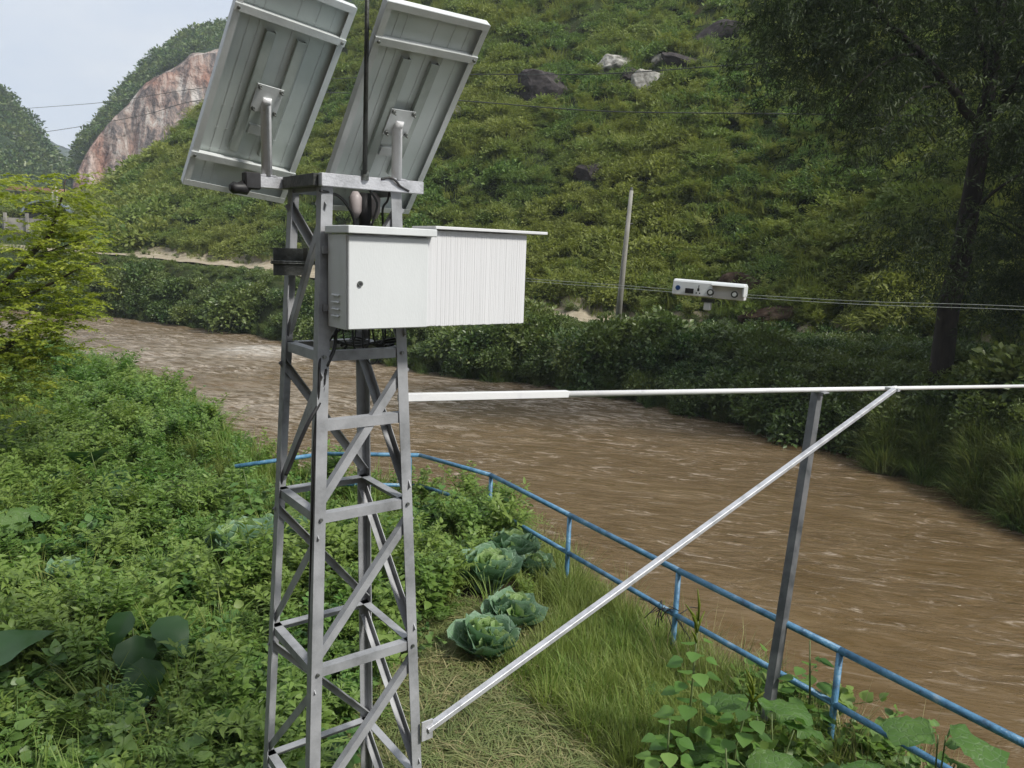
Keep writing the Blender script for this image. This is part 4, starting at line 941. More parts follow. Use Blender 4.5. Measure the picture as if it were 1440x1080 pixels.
limb(m, [Yp(1290, 75, Yt - .6), Yp(1262, 78, Yt - 1), Yp(1225, 100, Yt - 1.4), Yp(1180, 150, Yt - 1.6)], [.035, .03, .02, .01], .02, 7)
limb(m, [Yp(1350, 330, Yt), Yp(1385, 280, Yt - .6), Yp(1440, 240, Yt - 1)], [.06, .045, .02], .02, 8)
m.build('trunk', MT['bark'], t)
cen = []
r_ = np.random.default_rng(77)
for _ in range(150):
    a_ = r_.uniform(0, 6.28); rr = r_.random() ** .5
    cen.append(Yp(1330 + 270 * rr * math.cos(a_), 20 + 190 * rr * math.sin(a_), Yt + r_.uniform(-2.3, 2.6)))
for _ in range(24): cen.append(Yp(r_.uniform(1250, 1500), r_.uniform(200, 430), Yt + r_.uniform(-1, 2.5)))
for _ in range(22): cen.append(Yp(r_.uniform(1090, 1260), r_.uniform(-60, 60), Yt + r_.uniform(-2, 1)))
g = twigs(np.array(cen), 3300, .42, 4, leaf=.14, per=28, ln=1.1)
ff = npmesh('crown', g[0], g[1], LM['tree'], False, {'lv': g[2]}); link('crown', ff, t)
# second tree, right of the frame edge and deeper
def bush_tree(x, ytop, ybase, Y, wpx, label, seed, n=700, mat='tree', name='bank_tree', leaf=.13):
    b = Yp(x, ybase, Y); tp_ = Yp(x + 10, ytop, Y); t = empty(name, b, label, 'tree', 'trees on the far bank'); m = MB(); r_ = np.random.default_rng(seed)
    limb(m, [b - UPV * .5, b * .6 + tp_ * .4 + R0 * .2, b * .2 + tp_ * .8], [.17, .13, .05], .03, seed)
    for k in range(6):
        f = r_.uniform(.3, .8); q = b * (1 - f) + tp_ * f; a_ = r_.uniform(0, 6.28); s_ = wpx * Y / FPX * .4
        limb(m, [q, q + np.array([math.cos(a_) * s_ * .5, math.sin(a_) * s_ * .5, .7]), q + np.array([math.cos(a_) * s_, math.sin(a_) * s_, 1.2])], [.06, .04, .015], .02, seed + k)
    m.build('trunk', MT['bark'], t)
    cs = []; H = tp_[2] - b[2]
    for _ in range(60):
        v = r_.normal(size=3); v /= np.linalg.norm(v); v *= r_.random() ** .4
        cs.append((b * .38 + tp_ * .62) + v * np.array([wpx * Y / FPX / 2, wpx * Y / FPX / 2, H * .42]))
    g = twigs(np.array(cs), n, .3, seed, leaf=leaf, per=24, ln=.8); link('crown', npmesh('crown', g[0], g[1], LM[mat], False, {'lv': g[2]}), t)
bush_tree(1560, -200, 560, 19.5, 340, 'dark leafy tree cut off by the right picture edge', 201, 900)
bush_tree(1480, 120, 560, 21.5, 230, 'shaded tree behind the forked tree near the right edge', 202, 600)
for q, (az_, r_0, ht, wm, lab) in enumerate(((40.5, 27, 10, 6.5, 'leafy tree added to shade the slope, just outside the right picture edge, lowest'), (41, 35, 11, 7, 'leafy tree added to shade the slope, outside the right edge, second up'), (39.5, 44, 11, 7, 'leafy tree added to shade the slope, outside the right edge, third up'), (43, 24, 9, 6, 'leafy bank tree added for its shade outside the right edge, by the road'))):  # unseen trees added to cast shade on the right of the slope
    X0 = r_0 * math.sin(az_ * D2R); Y0 = r_0 * math.cos(az_ * D2R); zb_ = float(farz(np.array([az_]), np.array([r_0]))[0]) + EYE
    bx0, by0 = prj((X0, Y0, zb_)); tx0, ty0 = prj((X0, Y0, zb_ + ht)); bush_tree(bx0, ty0, by0, Y0, wm / Y0 * FPX, lab, 210 + q, 900, leaf=.2)
# yellow-green feathery tree at the left
Yl = 9.6
lb = np.array([-9.1, Yl, .15]); t = empty('feathery_tree', lb, 'yellow-green tree with feathery leaf fronds at the left edge', 'tree')
m = MB(); L_pts = []
L_pts += limb(m, [lb - UPV * .3, Yp(-120, 540, Yl), Yp(-20, 430, Yl), Yp(38, 368, Yl), Yp(72, 328, Yl), Yp(86, 285, Yl), Yp(92, 252, Yl)], [.10, .07, .045, .034, .022, .013, .006], .01, 3)
L_pts += limb(m, [lb + UPV * .1, Yp(-100, 560, Yl - .4), Yp(0, 492, Yl - .5), Yp(50, 462, Yl - .5), Yp(100, 448, Yl - .5), Yp(140, 442, Yl - .5)], [.06, .05, .03, .02, .012, .005], .01, 4)
L_pts += limb(m, [Yp(-120, 545, Yl), Yp(-90, 400, Yl + .3), Yp(-40, 300, Yl + .4), Yp(0, 240, Yl + .5)], [.06, .05, .03, .01], .01, 5)
L_pts += limb(m, [Yp(-20, 430, Yl), Yp(50, 410, Yl - .3), Yp(110, 380, Yl - .3), Yp(150, 365, Yl - .3)], [.025, .018, .01, .004], .01, 6)
L_pts += limb(m, [Yp(38, 368, Yl), Yp(80, 350, Yl + .3), Yp(130, 330, Yl + .3)], [.015, .01, .004], .01, 7)
L_pts += limb(m, [Yp(0, 492, Yl - .5), Yp(40, 505, Yl - .6), Yp(90, 500, Yl - .7)], [.012, .008, .003], .01, 8)
L_pts += limb(m, [Yp(-100, 560, Yl - .4), Yp(-20, 535, Yl - .6), Yp(40, 530, Yl - .7)], [.012, .008, .003], .01, 9)
m.build('trunk', MT['twig'], t)
r_ = np.random.default_rng(8); P = []; D = []; S = []; LV = []; RM = MB()
anch = np.array([p for p in L_pts if prj(p)[0] > -70])
# fronds also fill the space between the branches
for k in range(1050):
    a0_ = anch[r_.integers(len(anch))] + r_.normal(size=3) * np.array([.28, .35, .24])
    x_, y_ = prj(a0_)
    if x_ > 118 + 20 * r_.random() or y_ < 248 or (y_ > 505 and x_ > 60) or (x_ > 75 and y_ > 465 and r_.random() < .6): continue
    a_ = r_.normal() * .9; d = np.array([math.cos(a_), math.sin(a_), 0]); L0 = r_.uniform(.24, .40); e = r_.uniform(.15, .75); side = np.array([-d[1], d[0], 0])
    lv = np.clip(r_.normal(.5, .22), 0, 1); prev = None; nn = 13
    for j in range(nn):
        tt = .12 + .88 * j / (nn - 1); p = a0_ + d * L0 * tt + UPV * L0 * (e * tt - .5 * tt * tt)
        for sg in (-1, 1):
            P.append(p); D.append(side * sg + d * .45 + UPV * r_.normal() * .3); S.append(.064 * (1.15 - .5 * tt)); LV.append(np.clip(lv + r_.normal() * .1, 0, 1))
P = np.array(P); g = place(*NARR, frames(np.array(D), r_.normal(size=len(P)) * .3), np.array(S), P, np.array(LV))
NW = ovate(.26, .02, -.1)
g = place(*DIAM, frames(np.array(D), r_.normal(size=len(P)) * .3), np.array(S), P, np.array(LV))
link('crown', npmesh('crown', g[0], g[1], LM['yellow'], False, {'lv': g[2]}), t)

# ================================================================== cover on the far side
def to_xy(az, r): return r * np.sin(az * D2R), r * np.cos(az * D2R)
S_bush = [src('shrub_source', blob_clump(800, .62, .125, DIAM, s), LM['hill']) for s in (1, 2, 3)]
S_grass = [src('hill_grass_source', grass(s, 70, .55, .012, .7, .45), LM['hill']) for s in (4, 5)]
S_fern = [src('weed_source_hill', weed(60 + s, .85, .17, NARR, 11, 11, .6), LM['hill']) for s in (1, 2, 3)]
S_mass = [src('thicket_source', blob_clump(620, .85, .15, NARR, s, .55), LM['hill']) for s in (7, 8, 9)]
def sample_hill(n, rmin_off, seed, azr=(-31, 42)):
    r_ = np.random.default_rng(seed); az = r_.uniform(*azr, n * 3); r = 24 + (112 - 24) * r_.random(n * 3) ** 1.15
    k = np.interp(az, KAZ, KV); ok = (r - wr(az)) / k > rmin_off
    az, r = az[ok][:n], r[ok][:n]; z = farz(az, r); x, y = to_xy(az, r)
    return np.stack([x, y, z + EYE], -1), az, r
rock_xy = [(o.location.x, o.location.y, max(o.dimensions.x, .6)) for o in bpy.data.objects if o.name.startswith(('boulder', 'rock_outcrop', 'bare_earth'))]
def clear_rocks(P):
    ok = np.ones(len(P), bool)
    for x, y, s in rock_xy:
        dd = math.hypot(x, y); ux, uy = x / dd, y / dd
        u = (P[:, 0] - x) * ux + (P[:, 1] - y) * uy; v = -(P[:, 0] - x) * uy + (P[:, 1] - y) * ux
        ok &= ~((np.abs(v) < s * .40) & (u < s * .1) & (u > -max(1.2, s * .5)))
    return ok
P, az, r = sample_hill(21000, 9.9, 21)
pat = fbm(P[:, 0] / 7 + 3, P[:, 1] / 7, 3); keep = clear_rocks(P) & (rng.random(len(P)) < np.clip(.75 + pat * 1.8, .4, 1))
P, r, pat = P[keep], r[keep], pat[keep]
S = (.40 + 1.0 * rng.random(len(P)) ** 4 + .3 * rng.random(len(P)) + np.clip(pat, 0, .4)) * (.85 + r / 160)
tag(scatter('slope_shrubs', P - np.array([0, 0, .12]), S, .22, np.clip(.35 + pat * 2.2 + rng.normal(0, .10, len(P)), 0, 1), S_bush + S_fern + S_mass[:2]), 'green shrubs covering the steep slope', 'shrubs')
P, az, r = sample_hill(9000, 9.6, 22); pat = fbm(P[:, 0] / 9 + 30, P[:, 1] / 9, 3); keep = clear_rocks(P) & (rng.random(len(P)) < np.clip(.5 - pat * 2, .1, 1))
P = P[keep]; r = r[keep]
tag(scatter('slope_grass', P, (.8 + .7 * rng.random(len(P))) * (.8 + r / 120), .2, np.clip(.6 + rng.normal(0, .25, len(P)), 0, 1), S_grass + S_fern), 'tall yellow-green grass between the slope shrubs', 'grass')
# far bank bushes (between water and road)
S_bank = [src('bank_bush_source', blob_clump(900, .62, .105, DIAM, s, .9), LM['bank']) for s in (11, 12, 13)] + [src('bank_weed_source', weed(70 + s, .9, .15, NARR, 8, 10, .6), LM['bank']) for s in (1, 2)]
n = 5200; az = rng.uniform(-40, 50, n); k = np.interp(az, KAZ, KV); d = rng.uniform(.1, 5.0, n) ** 1.0; r = wr(az) + d * k
x, y = to_xy(az, r); z = farz(az, r); P = np.stack([x, y, z + EYE], -1)
S = (.55 + .55 * rng.random(n)) * np.where(d > 3.6, .6, 1)
grassy = az > 25.5
tint = np.clip(.2 + d * .09 + rng.normal(0, .15, n) + .3 * fbm(x / 4, y / 4, 2), 0, 1)
kk = ~(grassy & (d < 1.2)) & (rng.random(n) < np.clip(.75 + 1.5 * fbm(x / 3 + 9, y / 3, 2), .3, 1))
S = S * np.where((az < -6) & (d > 1.8), .42, 1) * (1 + 1.6 * fbm(x / 2.5 + 40, y / 2.5, 2)) * (1 + .7 * rng.random(n) ** 6)
tag(scatter('far_bank_bushes', P[kk], S[kk], .25, tint[kk], S_bank), 'dark green bushes lining the far river bank', 'bushes')
n = 700; az = rng.uniform(-40, 50, n); d = rng.uniform(8.6, 10.2, n); r = wr(az) + d * np.interp(az, KAZ, KV); x, y = to_xy(az, r)
tag(scatter('roadside_weeds', np.stack([x, y, farz(az, r) + EYE], -1), .5 + .5 * rng.random(n), .2, rng.random(n), S_grass + S_bank[3:]), 'weeds along the far dirt road', 'weeds')
n = 520; az = rng.uniform(14, 48, n); d = rng.uniform(4.2, 9.6, n); r = wr(az) + d; x, y = to_xy(az, r)
tag(scatter('tree_foot_shrubs', np.stack([x, y, farz(az, r) + EYE], -1), .45 + .55 * rng.random(n), .25, rng.random(n) * .5, S_bank), 'shrubs growing round the foot of the trees on the far bank', 'shrubs')
# long bank grass, right
S_long = [src('long_grass_source', grass(s, 80, .75, .008, .8, .28), LM['bgrass']) for s in (31, 32, 33)]
n = 1300; az = rng.uniform(25, 52, n); d = rng.uniform(-.25, 1.5, n); r = wr(az) + d; x, y = to_xy(az, r)
tag(scatter('river_grass', np.stack([x, y, np.maximum(farz(az, r), -4.85) + EYE], -1), .55 + .5 * rng.random(n), .25, np.clip(rng.normal(.35, .25, n), 0, 1), S_long), 'long green grass hanging over the water at the right far bank', 'grass')
n = 500; az = rng.uniform(-38, 25, n); d = rng.uniform(-.1, .5, n); r = wr(az) + d; x, y = to_xy(az, r)
tag(scatter('waterline_grass', np.stack([x, y, np.maximum(farz(az, r), -4.85) + EYE], -1), .4 + .4 * rng.random(n), .3, np.clip(rng.normal(.2, .2, n), 0, 1), S_long), 'grass tufts at the far waterline', 'grass')
# trees on the cliff crest read as fuzz: low-cost clumps along the ridge
S_tree = [src('crest_tree_source', blob_clump(150, 1.9, .75, DIAM, s, 1.2), LM['bank']) for s in (41, 42)]
def ridge_cover(name, prof, dist, n, seed, label, run):
    r_ = np.random.default_rng(seed); pts = [ray(x, y) for x, y in prof]; az = np.array([math.atan2(p[0], p[1]) for p in pts]); te = np.array([p[2] / math.hypot(p[0], p[1]) for p in pts])
    a_ = r_.uniform(az[0], az[-1], n); tt = 1 - .32 * r_.random(n) ** 1.2 if run[1] else 1 - .85 * r_.random(n); H = np.interp(a_, az, te) * dist
    up = np.interp(tt, [0, .3, .55, .8, 1], [0, .06, .80, .89, 1]) if run[1] else tt
    keep = (tt > .66) if run[1] else np.ones(n, bool)
    rad = dist - run[0] + run[0] * tt; z = -6 + (H + 6) * up
    P = np.stack([rad * np.sin(a_), rad * np.cos(a_), z + EYE - .5], -1)[keep]
    tag(scatter(name, P, (.5 + 1.0 * r_.random(len(P)) ** 2) * dist / 270, .2, np.clip(r_.normal(.2, .2, len(P)), 0, 1), S_tree), label, 'forest')
ridge_cover('crest_forest', [(60, 300), (95, 262), (102, 238), (118, 208), (150, 163), (178, 132), (205, 98), (235, 72), (262, 52), (290, 43), (330, 38), (400, 22), (480, -5), (560, -40)], 260, 1800, 1, 'forest along the crest of the cliff mountain', (70, True))
ridge_cover('left_mountain_forest', [(-300, 0), (-150, 60), (-60, 98), (0, 134), (20, 152), (45, 178), (65, 205), (82, 228), (97, 258), (112, 300)], 300, 3600, 2, 'dense forest on the left mountain', (110, False))
# valley-floor greenery round the shed
n = 1500; az = rng.uniform(-42, -24, n); r = rng.uniform(66, 120, n); x, y = to_xy(az, r)
S_mid = [src('valley_bush_source', blob_clump(260, 1.3, .38, DIAM, s, .8), LM['hill']) for s in (51, 52)]
P = np.stack([x, y, farz(az, r) + EYE], -1); kk = ~((y < 84) & (az > -37) & (az < -27.5))
tag(scatter('valley_bushes', P[kk], .5 + .8 * rng.random(int(kk.sum())), .2, np.clip(rng.normal(.5, .25, int(kk.sum())), 0, 1), S_mid), 'bushes on the valley floor beyond the river bend', 'bushes')

# ================================================================== near bank plants
def near_pts(n, box, seed, dmin=.05, dmax=99, mask=None):
    r_ = np.random.default_rng(seed); x = r_.uniform(box[0], box[1], n); y = r_.uniform(box[2], box[3], n); d = edged(x, y); ok = (d > dmin) & (d < dmax)
    if mask is not None: ok &= mask(x, y)
    x, y = x[ok], y[ok]; return np.stack([x, y, nearz(x, y) + EYE], -1), d[ok]
CAB = [(-.16, 6.95), (.06, 7.55), (.30, 7.35), (.08, 6.2), (-.13, 5.75), (-2.62, 7.3), (-2.35, 7.9), (-3.95, 6.6), (-2.55, 4.75)]
def off_cabbage(P, q=.30):
    ok = np.ones(len(P), bool)
    for i_, (a, b) in enumerate(CAB):
        L0 = math.hypot(a, b); u = ((a - P[:, 0]) * a + (b - P[:, 1]) * b) / L0; v = ((P[:, 0] - a) * b - (P[:, 1] - b) * a) / L0
        ok &= ~((u > -q) & (u < q * (2.4 if i_ < 7 else 1.2)) & (np.abs(v) < q))
    return ok
def mown(x, y):     # cut grass round and right of the tower, towards the camera
    e = ((x - .15) / 1.25) ** 2 + ((y - 4.6) / 1.75) ** 2
    return e < 1 + .5 * fbm(x / .5, y / .5, 2)
left = lambda x, y: ~mown(x, y) & ~((x > -.65) & (y < 6.3)) & (y > 2.7)
LANCE = ovate(.17, .04, -.22)
WD = [src('nettle_source', weed(s, .62, .058, OVA, 5, 12, .35), LM['weed']) for s in (81, 82, 83)] + [src('creeper_source', weed(s, .34, .055, BROAD, 6, 8, .9, False), LM['weedd']) for s in (84, 85)] + [src('lance_weed_source', weed(s, .72, .085, LANCE, 6, 13, .32), LM['weed']) for s in (86, 89)] + [src('fern_weed_source', feather(s, 12, .42, .026), LM['weed']) for s in (87, 88, 90)]
P, d = near_pts(26000, (-13, .4, 2.6, 20), 91, .0, mask=left)
den = np.clip(1.0 - (P[:, 1] - 6) / 22, .4, 1); P = P[rng.random(len(P)) < den * .62]
pat = fbm(P[:, 0] / 1.1, P[:, 1] / 1.1, 3)
kc = (pat > -.2) & off_cabbage(P); P = P[kc]; pat = pat[kc]
S = (.50 + .45 * rng.random(len(P)) + .9 * rng.random(len(P)) ** 6 + pat * 1.8) * (1 + np.clip(P[:, 1] - 8, 0, 10) * .03)
tag(scatter('bank_weeds', P, np.clip(S, .35, 1.6), .16, np.clip(.35 + pat + rng.normal(0, .18, len(P)), 0, 1), WD), 'dense leafy weeds covering the near bank left of the tower', 'weeds')
BWL = [src('large_weed_source', weed(s, .42, .135, BROAD, 3, 5, .8, False), LM['weed']) for s in (181, 182)] + [src('large_weed_source', weed(s, .5, .12, OVA, 3, 6, .6), LM['weedd']) for s in (183, 184)]
P, d = near_pts(3000, (-5.5, -.9, 2.6, 8.5), 191, .0, mask=left); P = P[(rng.random(len(P)) < .16) & off_cabbage(P)]
tag(scatter('large_leaf_weeds', P, .75 + .5 * rng.random(len(P)), .16, np.clip(rng.normal(.3, .25, len(P)), 0, 1), BWL), 'larger-leaved weeds among the ground cover in the left foreground', 'weeds')
GR = [src('grass_tuft_source', grass(s, 44, .46, .0042, .55, .09), LM['grass']) for s in (92, 93, 94)] + [src('short_herb_source', feather(194, 9, .30, .02), LM['grass'])]
P, d = near_pts(9000, (-13, .6, 2.6, 20), 95, .0, mask=left); pat = fbm(P[:, 0] / 1.5 + 8, P[:, 1] / 1.5, 3); P = P[rng.random(len(P)) < np.clip(.16 + pat * 1.2, .02, .7)]
tag(scatter('tall_grass_left', P, .8 + .6 * rng.random(len(P)), .15, rng.random(len(P)) * .8, GR), 'grass tufts growing through the weeds left of the tower', 'grass')
# fringe grass along the railing
P, d = near_pts(14000, (-6, 5, 1.2, 14), 96, -.25, .95); P = P[(rng.random(len(P)) < .62) & ((P[:, 0] > -1) | (rng.random(len(P)) < .5))]
hgt = np.where(P[:, 1] > 5.4, .85, .55)
tag(scatter('railing_grass', P, (.4 + .6 * rng.random(len(P))) * hgt, .2, np.clip(rng.normal(.5, .3, len(P)), 0, 1), GR), 'green and yellowing grass along the foot of the blue railing', 'grass')
DS = [src('dead_stem_source', grass(s, 26, .6, .0028, .5, .12), LM['straw']) for s in (97, 98)]
P, d = near_pts(4200, (-1.2, 5, 2.4, 9), 99, -.35, .55); P = P[rng.random(len(P)) < .28]
tag(scatter('dry_stems', P, .5 + .5 * rng.random(len(P)), .25, rng.random(len(P)) * .5, DS), 'dry tan stems between the railing and the river', 'dry stems')
# mid-green grass slope between cabbages and railing
P, d = near_pts(7000, (-.6, 2.6, 4.4, 7.8), 100, .25, 1.7, mask=lambda x, y: ~(((x - .0) / .55) ** 2 + ((y - 6.9) / 1.3) ** 2 < 1)); P = P[rng.random(len(P)) < .7]
tag(scatter('slope_grass_near', P, .45 + .45 * rng.random(len(P)), .2, np.clip(rng.normal(.55, .25, len(P)), 0, 1), GR), 'fresh green grass between the cabbages and the railing', 'grass')
# mown straw
ST = [src('straw_source', grass(s, 46, .30, .0035, 1, .12, True), LM['straw']) for s in (101, 102, 103)] + [src('stubble_source', grass(s, 40, .13, .0035, .9, .12), LM['grass']) for s in (104, 105)]
P, d = near_pts(24000, (-1.9, 1.9, 2.6, 6.6), 106, .1, mask=lambda x, y: mown(x, y) | ((x > -1.6) & (x < -.1) & (y < 6.4) & (y > 3)) | ((x > 0) & (y < 4)))
tag(scatter('cut_grass', P, .6 + .6 * rng.random(len(P)), .12, np.clip(rng.normal(.45, .3, len(P)), 0, 1), ST), 'cut dry grass lying on the ground around the tower foot', 'cut grass')
# leafy plants, lower right
BW = [src('broad_weed_source', weed(s, .5, .105, BROAD, 4, 6, .6, False), LM['weed']) for s in (111, 112, 113)]
P, d = near_pts(2600, (.75, 4.6, 2.2, 5.3), 114, .05, mask=lambda x, y: ~mown(x - .25, y)); P = P[rng.random(len(P)) < .32]
tag(scatter('broadleaf_weeds', P, .55 + .5 * rng.random(len(P)), .15, rng.random(len(P)) * .6, BW + WD[3:5]), 'broad-leaved weeds in the lower right corner', 'weeds')
# bushy edge plants where the bank meets the water, left
P, d = near_pts(5000, (-15, -1.5, 8.5, 21), 116, -.3, .7)
tag(scatter('bank_edge_reeds', P[rng.random(len(P)) < .5], .7 + .5 * rng.random(len(P[rng.random(len(P)) < 2])) if False else .8, .2, .5, GR) if False else scatter('bank_edge_reeds', P, .75 + .6 * rng.random(len(P)), .2, rng.random(len(P)) * .7, GR + WD[:2]), 'reedy grass on the bend of the near bank', 'reeds')

# ---- cabbages: each a thing with its own leaves
CL = [heart(.78, s, .30, 22) for s in (1, 2, 3)]
clv = lambda v: np.array([.6] + [1.0] * 22 + [.35] * 22)
for v, f in CL: v[:, 2] += .35 * (v[:, 1] - .1) ** 2 * (v[:, 1] > .1) + .55 * v[:, 0] ** 2      # cupped
cabm = [npmesh('leaf', v * 1, f, LM['cab'], True, {'lv': clv(v)}) for v, f in CL]
cabi = [npmesh('leaf', v * 1, f, LM['cabin'], True, {'lv': clv(v)}) for v, f in CL]
def cabbage(x, y, s, label, seed, n_out=11, head=True):
    r_ = np.random.default_rng(seed); z = float(nearz(np.array([x]), np.array([y]))[0]) + EYE
    t = empty('cabbage', (x, y, z), label, 'cabbage', 'cabbage plants on the near bank')
    m = MB(); m.tube([(x, y, z - .02), (x, y, z + .16 * s)], [.02 * s, .028 * s], 8); m.build('stalk', MT['stem'], t)
    tot = n_out + 7
    for k in range(tot):
        f = k / (tot - 1); a_ = k * 2.4 + r_.normal() * .15; tilt = .30 + 1.0 * f + r_.normal() * .08
        o = bpy.data.objects.new('leaf', (cabm if f < .62 else cabi)[r_.integers(3)]); COL.objects.link(o); o.parent = t
        L0 = s * (.32 - .12 * f) * r_.uniform(.9, 1.12)
        dv = Vector((math.cos(a_) * math.cos(tilt), math.sin(a_) * math.cos(tilt), math.sin(tilt)))
        zz = Vector((-math.cos(a_) * math.sin(tilt), -math.sin(a_) * math.sin(tilt), math.cos(tilt))); xx = dv.cross(zz)
        Rm = Matrix((xx, dv, zz)).transposed().to_4x4(); o.matrix_local = Matrix.Translation((math.cos(a_) * .015, math.sin(a_) * .015, (.08 + .09 * f) * s)) @ Rm @ Matrix.Diagonal((L0 * 1.15, L0, L0 * 1.2, 1))
    return t
cabbage(-.16, 6.95, 1.0, 'bushy cabbage with pale curled leaf edges below the railing, largest of the group', 1)
cabbage(.06, 7.55, .95, 'cabbage behind the largest one, touching the lower blue rail', 2)
cabbage(.30, 7.35, .62, 'small cabbage at the right end of the group by the lower rail', 5, 8)
cabbage(.08, 6.2, .8, 'cabbage half hidden in shade between the largest and the nearest cabbages', 3)
cabbage(-.13, 5.75, .85, 'nearest cabbage right of the tower with a pale round head', 4)
cabbage(-2.62, 7.3, 1.15, 'lone big cabbage left of the tower', 6)
cabbage(-2.35, 7.9, .9, 'smaller cabbage just behind the lone big one left of the tower', 7)
cabbage(-3.95, 6.6, .7, 'small cabbage in the weeds at the left edge', 8)
cabbage(-2.55, 4.75, .6, 'blue-green young cabbage low in the left foreground weeds', 9, 7)

# ---- large-leaved plants
BL = [heart(.6, s, .22, 26) for s in (11, 12, 13)]; TARO = (ovate(.42, .06, -.25)[0], ovate(.42, .06, -.25)[1])
bigm = [npmesh('leaf', v, f, LM['big'], True, {'lv': np.linspace(.3, .75, len(v))}) for v, f in BL]
bigd = [npmesh('leaf', v, f, LM['bigd'], True, {'lv': np.linspace(.3, .75, len(v))}) for v, f in BL]
def subd(v, f):
    vs = list(map(tuple, v)); out = []; c = {}
    def mid(a, b):
        k = (min(a, b), max(a, b))
        if k not in c: vs.append(tuple((np.array(vs[a]) + np.array(vs[b])) / 2)); c[k] = len(vs) - 1
        return c[k]
    for a, b, d_ in f: x, y, z = mid(a, b), mid(b, d_), mid(d_, a); out += [(a, x, z), (x, b, y), (z, y, d_), (x, y, z)]
    return np.array(vs), np.array(out)
tv, tf = subd(*TARO); tv, tf = subd(tv, tf); tv[:, 2] += .02 * np.sin(tv[:, 1] * 14) * np.abs(tv[:, 0]) * 2
tarm = npmesh('leaf', tv, tf, LM['bigd'], True, {'lv': np.full(len(tv), .5)})
def leafy(name, x, y, label, cat, leaves, group=None, zoff=0):
    """leaves: (dx,dy,dz, azimuth, tilt, length, mesh) ; each with a stalk"""
    z = float(nearz(np.array([x]), np.array([y]))[0]) + EYE + zoff; t = empty(name, (x, y, z), label, cat, group)
    for dx, dy, dz, a_, tl, L0, me in leaves:
        p = np.array([x + dx, y + dy, z + dz]); m = MB(); m.tube([(x + dx * .1, y + dy * .1, z - .03), (x + dx * .6, y + dy * .6, z + dz * .7), p], [.007, .005, .004], 6); m.build('stalk', MT['stem'], t)
        o = bpy.data.objects.new('leaf', me); COL.objects.link(o); o.parent = t
        dv = Vector((math.cos(a_) * math.cos(tl), math.sin(a_) * math.cos(tl), math.sin(tl))); zz = Vector((-math.cos(a_) * math.sin(tl), -math.sin(a_) * math.sin(tl), math.cos(tl))); xx = dv.cross(zz)
        o.matrix_local = Matrix.Translation(Vector(p) - Vector(t.location)) @ Matrix((xx, dv, zz)).transposed().to_4x4() @ Matrix.Diagonal((L0, L0, L0, 1))
    return t
B_ = bigm; Q = bigd
leafy('taro_plant', -4.75, 8.7, 'dark long-leaved plant rising from the weeds at mid left', 'plant', [(-.1, 0, .62, 2.2, -.3, .62, tarm), (.25, -.1, .45, -.9, -.5, .5, tarm), (-.2, -.2, .4, 3.6, -.1, .45, tarm)])
leafy('taro_plant', -5.0, 7.1, 'broad-leaved plant cut by the left picture edge at mid height', 'plant', [(.2, 0, .5, -.8, -.7, .27, B_[0]), (-.2, .1, .5, 2.4, -.3, .26, B_[1]), (0, -.2, .4, -1.6, -.6, .24, B_[2]), (.3, .15, .45, .2, -.5, .22, B_[0]), (-.1, -.1, .55, -2.4, -.6, .25, B_[1])])
leafy('dark_leaf_plant', -2.55, 5.0, 'clump of large dark drooping leaves left of the tower', 'plant', [(0, 0, .52, -1.2, -.9, .34, tarm), (.12, .1, .60, -.5, -.5, .34, tarm), (-.1, .15, .62, -2.0, -.7, .30, tarm), (.1, -.12, .42, -1.0, -1.0, .32, tarm), (-.22, -.05, .42, -2.6, -.6, .26, tarm)])
leafy('feather_leaf_plant', -3.45, 4.35, 'dark ribbed leaf sticking out at the lower left picture edge', 'plant', [(.15, 0, .5, 1.0, .35, .55, tarm), (-.1, 0, .4, 2.6, .2, .5, tarm)])
def pumpkin(x, y, label, n, seed, hmax=.5, s=.29):
    r_ = np.random.default_rng(seed); lv = []
    for k in range(n):
        a_ = r_.uniform(0, 6.28); q = r_.uniform(.02, .35); lv.append((math.cos(a_) * q, math.sin(a_) * q, hmax * r_.uniform(.45, 1), a_ + r_.normal() * .4, r_.uniform(-.35, .1), s * r_.uniform(.7, 1.15), B_[r_.integers(3)]))
    return leafy('pumpkin_plant', x, y, label, 'pumpkin plant', lv, 'pumpkin plants by the railing')
pumpkin(2.05, 4.3, 'pumpkin vine with broad pale leaves at the foot of the blue post', 6, 1)
leafy('pumpkin_plant', 2.36, 3.74, 'single wide leaf standing on a thin stalk between the two blue rails', 'pumpkin plant', [(0, 0, .86, -.35, -.10, .27, B_[0]), (-.03, .02, .85, 2.7, -.08, .25, B_[1]), (-.12, .05, .62, 2.6, -.6, .12, B_[2]), (.1, .05, .66, .6, -.3, .13, B_[2])], 'pumpkin plants by the railing')
pumpkin(1.68, 4.25, 'pumpkin leaves below the grey support post', 6, 2, .62, .27)
pumpkin(2.75, 3.55, 'pumpkin leaves at the lower right corner', 5, 3, .4, .24)
pumpkin(3.15, 3.2, 'pumpkin leaves under the last visible stretch of top rail', 6, 5, .55, .22)
pumpkin(.85, 5.35, 'pale leaves in the grass below the diagonal strut', 3, 4, .2, .22)
pumpkin(-1.75, 4.3, 'heart-shaped leaves in the weeds left of the tower foot', 5, 6, .4, .17)
pumpkin(-2.9, 4.2, 'round leaves low in the left foreground', 5, 7, .35, .15)
pumpkin(-2.3, 5.9, 'round leaves among weeds left of the tower at mid height', 4, 8, .5, .17)
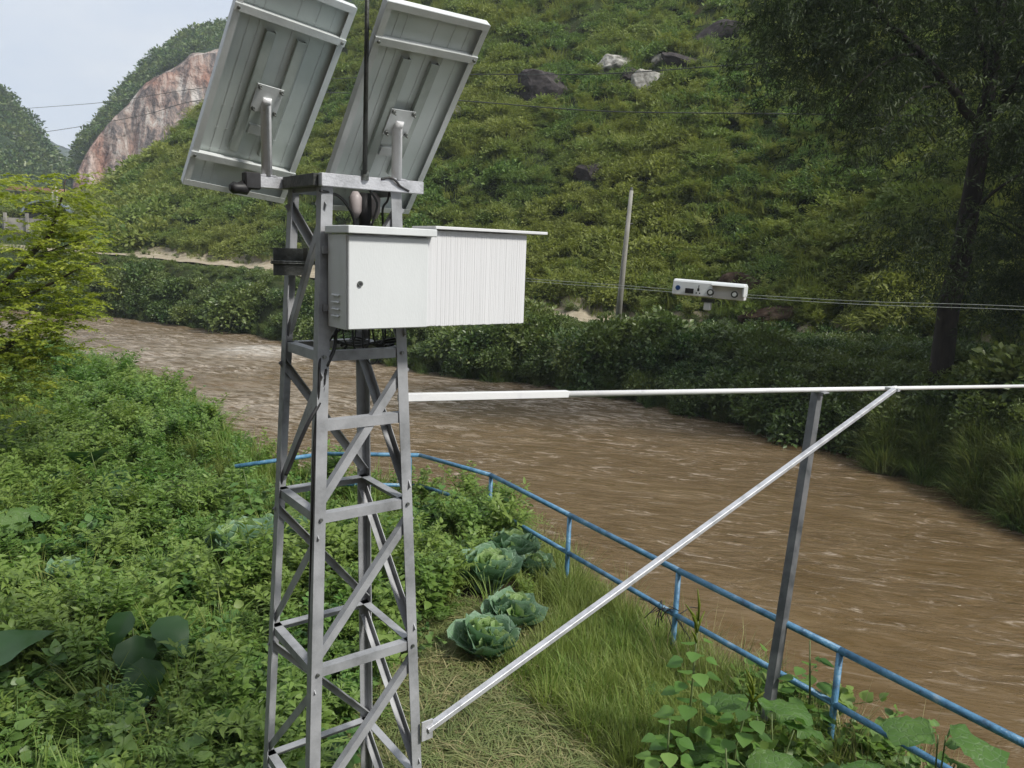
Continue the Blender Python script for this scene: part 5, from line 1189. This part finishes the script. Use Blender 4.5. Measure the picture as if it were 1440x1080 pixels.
# tall leafy weed with a spiky flower head
def flower_weed(x, y, h, label, seed, n=22, spike=True):
    r_ = np.random.default_rng(seed); z = float(nearz(np.array([x]), np.array([y]))[0]) + EYE; t = empty('flowering_weed', (x, y, z), label, 'weed', 'tall flowering weeds')
    m = MB(); top = np.array([x + r_.normal() * .04, y, z + h]); m.tube([(x, y, z - .03), (x + .01, y, z + h * .5), top], [.010, .008, .004], 7); m.build('stem', MT['stem'], t)
    P = []; D = []; S = []
    for k in range(n):
        f = .15 + .72 * k / n; a_ = k * 2.4 + r_.normal() * .2; p = np.array([x, y, z]) * (1 - f) + top * f; ln = .05 + .09 * (1 - f); dv = np.array([math.cos(a_), math.sin(a_), .35]); P.append(p + dv * ln); D.append(dv + np.array([0, 0, -.55])); S.append((.15 - .07 * f) * r_.uniform(.8, 1.15))
    v, f_ = subd(*BROAD); g = [place(v, f_, frames(np.array(D[i:i + 1])), np.array(S[i:i + 1]), np.array(P[i:i + 1]), np.array([np.clip(r_.normal(.5, .2), 0, 1)])) for i in range(n)]
    for q in g: link('leaf', npmesh('leaf', q[0], q[1], LM['weed'], True, {'lv': q[2]}), t)
    if spike:
        for k in range(9):
            a_ = r_.uniform(0, 6.28); s0 = top - UPV * r_.uniform(0, .18); L0 = r_.uniform(.07, .15) if k else .2; dv = np.array([math.cos(a_) * .5, math.sin(a_) * .5, 1]) if k else UPV
            m = MB(); m.tube([s0, s0 + dv * L0 * .5, s0 + dv * L0 + np.array([math.cos(a_), math.sin(a_), 0]) * .02], [.007, .009, .003], 6); m.build('flower_spike', LM['yellow'], t)
    return t
flower_weed(1.18, 4.45, 1.12, 'tall weed with yellow-green flower spikes in front of the railing', 1, 30)
flower_weed(1.0, 4.2, .62, 'leafy weed left of the tall flower-spiked weed', 2, 20, False)
flower_weed(1.42, 4.25, .82, 'leafy weed with small spikes between the spiked weed and the grey post', 3, 22)
flower_weed(1.3, 3.95, .6, 'low leafy weed at the bottom edge beside the spiked weed', 4, 20, False)
flower_weed(2.05, 4.75, .85, 'thin-stemmed weed standing just left of the blue post', 5, 14, False)
flower_weed(-.75, 8.3, .8, 'tall thin weed rising above the left end of the railing', 6, 16, False)
flower_weed(-2.75, 7.95, .85, 'tall weed in front of the left end of the blue railing', 8, 22, False)
flower_weed(-.1, 8.0, .75, 'tall weed beside the first blue post of the straight railing', 7, 20, False)
